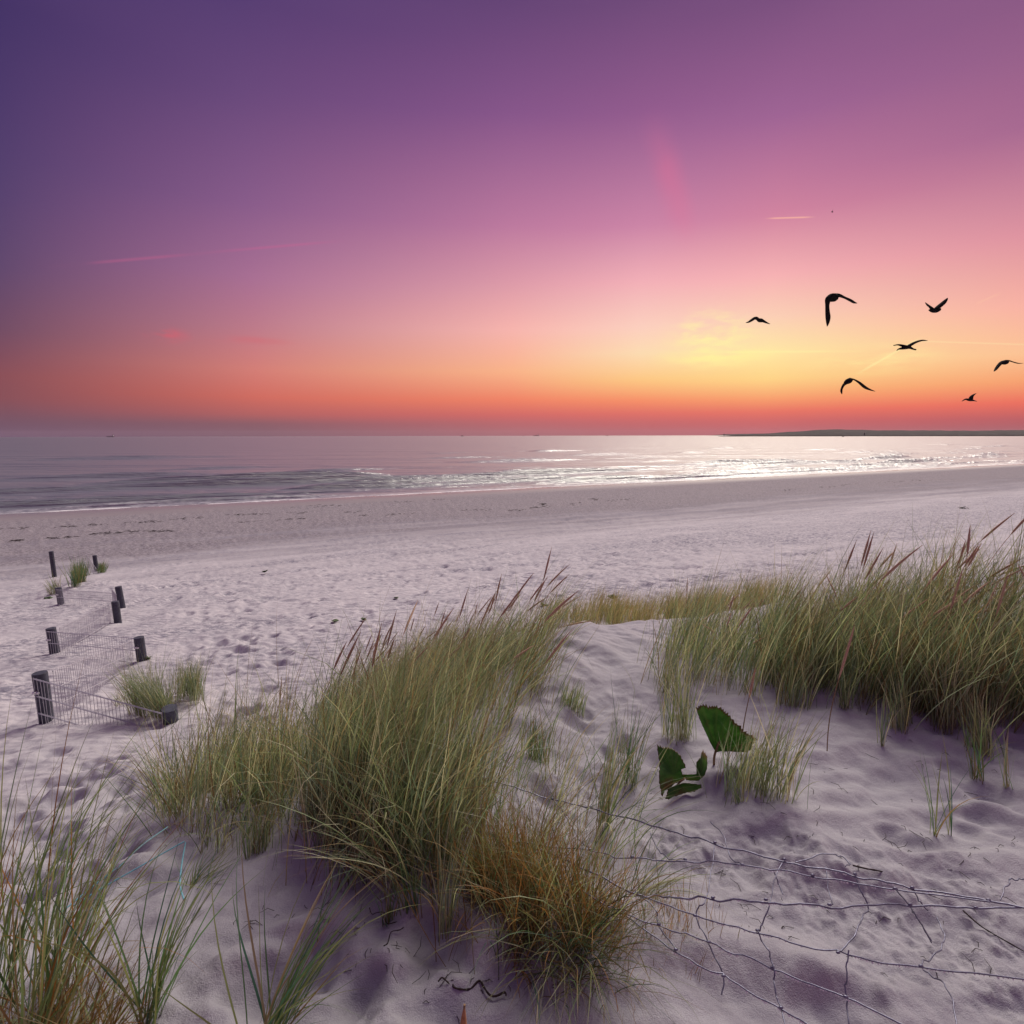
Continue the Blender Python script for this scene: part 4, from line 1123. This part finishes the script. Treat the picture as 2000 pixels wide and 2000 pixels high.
for k, (pts, h0, h1) in strands.items():
    P3 = lift(pts, h0 * 0.8, h1 * 0.8)
    o, P = wire('strand', P3, 0.0029 if k in 'ac' else 0.0023)
    for q in P3[1:-1]:
        kn = link('knot', KNOT, net, q - nb_); kn.rotation_euler = (0, .1, rr.rand() * .6 - .3)
    for i in range(len(P) - 1):
        if perlin(np.array([i * 0.23 + ord(k)]), np.array([0.3]))[0] < -0.12: continue
        for f in (0.12, 0.37, .62, 0.87):
            if rr.rand() < 0.35: continue
            c = P[i] + (P[i + 1] - P[i]) * f; rd = 0.0019 + 0.0018 * rr.rand() ** 2
            drops.tube([c + np.array([0, 0, z]) for z in (-.001 - 2.2 * rd, -.001 - 1.6 * rd, -.001 - .8 * rd, -.0005)], [rd * .35, rd, rd * .85, rd * .15], 6)
tag(link('dew_drops', drops.mesh('dew_drops', M_DEW), net), kind='stuff')
verts = [([(100, 1070), (190, 1150), (205, 1220), (285, 1340)], .12, .09), ([(470, 835), (455, 960), (430, 1080), (385, 1180), (440, 1305), (510, 1465), (500, 1555)], .18, .02),
         ([(797, 915), (750, 1010), (735, 1100), (700, 1200), (672, 1250), (720, 1340), (745, 1425), (755, 1540), (780, 1615), (800, 1700)], .20, .08),
         ([(990, 950), (1010, 1050), (1025, 1130)], .22, .19), ([(1130, 985), (1160, 1070), (1190, 1140), (1140, 1250), (1062, 1350)], .24, .11),
         ([(1100, 1345), (1088, 1460), (1088, 1565), (1105, 1720)], .11, .05), ([(1320, 1055), (1385, 1132), (1440, 1210), (1490, 1310)], .26, .02), ([(1400, 1050), (1440, 1110), (1475, 1160)], .26, .18),
         ([(1515, 1190), (1530, 1220), (1560, 1290), (1520, 1350), (1450, 1400), (1455, 1430), (1540, 1490), (1590, 1590), (1612, 1720)], .03, .06),
         ([(1385, 1132), (1430, 1190), (1490, 1300)], .2, .01), ([(850, 930), (1020, 885), (1105, 925), (1085, 950)], .16, .19), ([(1815, 1110), (1850, 1030), (1890, 1000), (1960, 1020)], .26, .26),
         ([(165, 790), (200, 860), (260, 905), (330, 915)], .14, .13), ([(450, 740), (510, 800), (545, 900), (600, 940)], .1, .14), ([(745, 965), (775, 1030), (790, 1080)], .16, .12)]
for L, h0, h1 in verts:
    wire('cross_wire', lift(c5(L), h0 * 0.8, h1 * 0.8), 0.0021)
for L, h0, h1 in (([(1275, 265), (1340, 350), (1400, 450), (1450, 505)], .15, .12), ([(1095, 210), (1130, 320), (1155, 475)], .14, .12)):
    wire('cross_wire', lift(c7(L), h0, h1), 0.0021)

# ------------------------------------------------------------------ twigs and cord
def twig(name, px, r, label, lift_=0.008, mat=None, cat='twig', group=None):
    P = [ground(x, y, lift_) for x, y in px]; b = P[0]
    g = Geo(); Q = smooth_path(P, 4) - np.array(b)
    rad = r * (0.7 + 0.5 * np.random.RandomState(len(px)).rand(len(Q))); rad[-1] *= .3
    g.tube(Q, rad, 6); o = link(name, g.mesh(name, mat or M_TWIG)); o.location = b
    return tag(o, label, cat, group)
def c77(L): return [(650 + x * .207, 1700 + y * .207) for x, y in L]
twig('twig', c77([(985, 1045), (1020, 1010), (1060, 1040), (1090, 1070)]), .0022, 'short bent black twig left of the long zigzag twig on the smooth sand')
twig('twig', c77([(1130, 1050), (1130, 1100), (1210, 1122), (1290, 1115), (1370, 1040), (1420, 1110), (1470, 1175), (1530, 1185), (1610, 1150), (1625, 1190)]), .0030, 'long zigzag black twig lying on the smooth foreground sand')
twig('twig', c77([(470, 710), (510, 680), (540, 580), (620, 560), (665, 530)]), .0018, 'dark forked root scrap on the sand below the middle tussock')
twig('twig', c77([(335, 350), (360, 410), (410, 395), (480, 400), (500, 500), (600, 480)]), .0016, 'thin dark root curling on the sand left of the stems')
twig('twig', c5([(1120, 945), (1180, 960), (1260, 975), (1340, 1000)]), .0030, 'flat dark driftwood strip beside the upper wire')
twig('twig', c5([(1650, 1020), (1675, 1045), (1705, 1068)]), .003, 'small black stick on the sand near the right end of the wire')
twig('twig', c5([(1640, 1160), (1720, 1230), (1800, 1280), (1940, 1360)]), .0024, 'thin dark root running down the kicked-up sand at the right edge')
def c6(L): return [(x * .3623, 1400 + y * .3623) for x, y in L]
for i, (L, lab) in enumerate((([(330, 1045), (520, 890), (640, 800), (760, 690), (900, 590)], 'upper pale blue cord stretched over the sand left of the tussock'),
               ([(380, 1020), (560, 910), (720, 820), (860, 740), (990, 668)], 'lower pale blue cord stretched over the sand left of the tussock'),
               ([(995, 675), (975, 790), (965, 900), (985, 980)], 'short pale blue cord hanging down below the left tussock'))):
    P = [ground(x, y, .03 + .02 * k) for k, (x, y) in enumerate(c6(L))]; b = P[0]
    g = Geo(); g.tube(smooth_path(P, 5) - np.array(b), .0028, 6); o = link('cord', g.mesh('cord', M_CORD)); o.location = b
    tag(o, lab, 'cord', 'blue cords')

# ------------------------------------------------------------------ birds
def bird(label, Yd, body, wings, chord=2.4):
    """body: (x,y,half height px) list; wings: lists of the same; real volume about that line"""
    k = Yd / FPX
    c0 = at(body[len(body) // 2][0], body[len(body) // 2][1], Yd)
    g = Geo()
    def loft(L, dep, sweep, n=5):
        P = smooth_path([(x, y, w) for x, y, w in L], n)
        T = np.gradient(P[:, :2], axis=0); T /= np.linalg.norm(T, axis=1)[:, None] + 1e-9
        rings = []
        for i, (x, y, w) in enumerate(P):
            f = i / (len(P) - 1)
            nx, ny = -T[i][1], T[i][0]
            w = max(w * 0.85, 0.25)
            ring = []
            for a_ in np.arange(10) * 2 * np.pi / 10:
                q = at(x + nx * w * math.cos(a_), y + ny * w * math.cos(a_), Yd) - c0
                dd = w * dep * math.sin(a_) * k + sweep * f ** 1.5 * k
                ring.append((q.x * (1 + dd / Yd), q.y + dd, q.z))
            rings.append(ring)
        V = np.array(rings).reshape(-1, 3)
        m = len(rings)
        g.add(V, grid_faces(m, 10, True))
        for idx in (0, m - 1):
            i = np.arange(10); VV = np.concatenate([rings[idx], [np.mean(rings[idx], axis=0)]])
            g.add(VV, np.stack([i, (i + 1) % 10, np.full(10, 10), np.full(10, 10)], -1))
    loft(body, 1.6, 0)
    for w in wings: loft(w, chord, random.uniform(-14, 14))
    o = link('seabird', g.mesh('seabird', M_BIRD)); o.location = c0
    rm = o.modifiers.new('one skin', 'REMESH'); rm.mode = 'VOXEL'; rm.voxel_size = 0.5 * k; rm.use_smooth_shade = True
    return tag(o, label, 'bird', 'seabirds in flight')
bird('small black bird with wings angled down, leftmost of the flock', 26, [(1480, 626, 2.5), (1484, 626.5, 4.5), (1489, 627.5, 4)],
     [[(1482, 625, 2.5), (1475, 622.5, 3.2), (1467, 627, 3), (1460, 631, 2), (1453, 633, .5)], [(1486, 626, 3.5), (1490, 629, 2.5), (1494, 633, 1.6), (1498, 637, .5)]])
bird('largest black bird, one long wing hanging straight down', 11, [(1618, 580, 4), (1625, 582.5, 8.5), (1631, 583, 8.5), (1636, 582, 3)],
     [[(1625, 580, 7), (1618.5, 585, 5), (1615.8, 597, 3), (1615.5, 610, 3.1), (1616, 622, 3.5), (1615, 632, 2.4), (1613, 640, .5)], [(1627, 578, 4), (1638, 578, 3.2), (1650, 582, 2.0), (1662, 587, 2.2), (1671, 591.5, 1.8), (1678, 592.5, .4)]])
bird('black bird at upper right with both wings raised', 24, [(1815, 607, 1.5), (1822, 608.5, 4), (1829, 609, 4.2), (1836, 607, 2), (1837, 604, 1)],
     [[(1823, 607, 2.6), (1816, 602, 1.7), (1808, 598.5, 1.3), (1800, 594.5, .4)], [(1828, 606, 3.5), (1834, 600.5, 3.8), (1840.5, 594.5, 3.6), (1845, 588.5, 2.2), (1846.5, 585, .5)]])
bird('black bird gliding left with long tail, right of the flock centre', 22, [(1751.5, 686.6, .6), (1755, 683.6, 1.5), (1762, 682, 3), (1770, 680.5, 4), (1777, 680.6, 3), (1783, 683.2, 1.8), (1789, 684.8, 1.6)],
     [[(1771, 680, 3), (1777, 676, 3), (1785.6, 671, 2.6), (1796, 667.8, 1.9), (1806, 668.6, .4)], [(1770, 679, 3), (1764, 676.5, 2.4), (1758, 674.2, 1.6), (1752, 674.8, 1.1)]])
bird('black bird in the lower middle with drooping bowed wings', 17, [(1651, 749, 3.5), (1657, 746, 6.2), (1662, 742, 4.5)],
     [[(1655, 748, 4), (1648, 753.5, 2.2), (1644.3, 761, 1.6), (1644, 766, 1.5), (1645.5, 771.5, .4)], [(1660, 741.5, 2.4), (1667, 742.7, 1.4), (1676, 748.7, 2), (1686, 758.5, 2.5), (1694, 763.5, 1.6), (1702, 767, .4)]])
bird('black bird at the right edge with one wing bent down', 20, [(1957, 709, 3.5), (1962.6, 710.3, 4.9), (1967, 708.5, 3.5)],
     [[(1962, 707.5, 2.5), (1954.5, 710.5, 2.6), (1945.5, 718, 2.2), (1938, 724.5, 1.7), (1931, 728.8, .5)], [(1963, 706.3, 1.6), (1969, 706.2, 1.2), (1977, 709, 1.0), (1987, 712, 1.0), (1996, 712, .4)]])
bird('smallest near bird low on the right, one wing raised', 30, [(1878.5, 785.7, .5), (1882.5, 783.2, 1.2), (1887, 781.6, 2), (1893, 783, 2.9), (1898, 783.6, 2.4), (1903, 784.6, 1.2), (1908, 785.8, .5)],
     [[(1896, 781.5, 2.6), (1897.5, 777, 2.2), (1902, 773, 1.5), (1908, 770, .4)]])
bird('tiny distant bird high above the flock', 90, [(1624.6, 415, .7), (1626.2, 415.2, 1.0), (1628, 415.6, .6)], [[(1626, 415, .7), (1628, 414.6, .6), (1629.4, 415.2, .3)], [(1626, 415, .7), (1624.4, 414.4, .6), (1622.8, 415, .3)]])

# ------------------------------------------------------------------ evening haze over the bay
HZ = 14600.0
V, F = box_geo(-HZ, HZ, -HZ, HZ, -22.0, 125.0)
g = Geo(); g.add(V, F)
M_HAZE, N = new_mat('haze_air')
pv = N.n('ShaderNodeVolumePrincipled')
pv.inputs['Color'].default_value = (0.88, 0.70, 0.78, 1)
pv.inputs['Density'].default_value = 0.000012
pv.inputs['Anisotropy'].default_value = 0.2
o_ = N.n('ShaderNodeOutputMaterial'); N.t.links.new(pv.outputs[0], o_.inputs['Volume'])
tag(link('haze', g.mesh('haze', M_HAZE, False)), 'thin evening haze over the bay', 'haze', None, 'stuff')
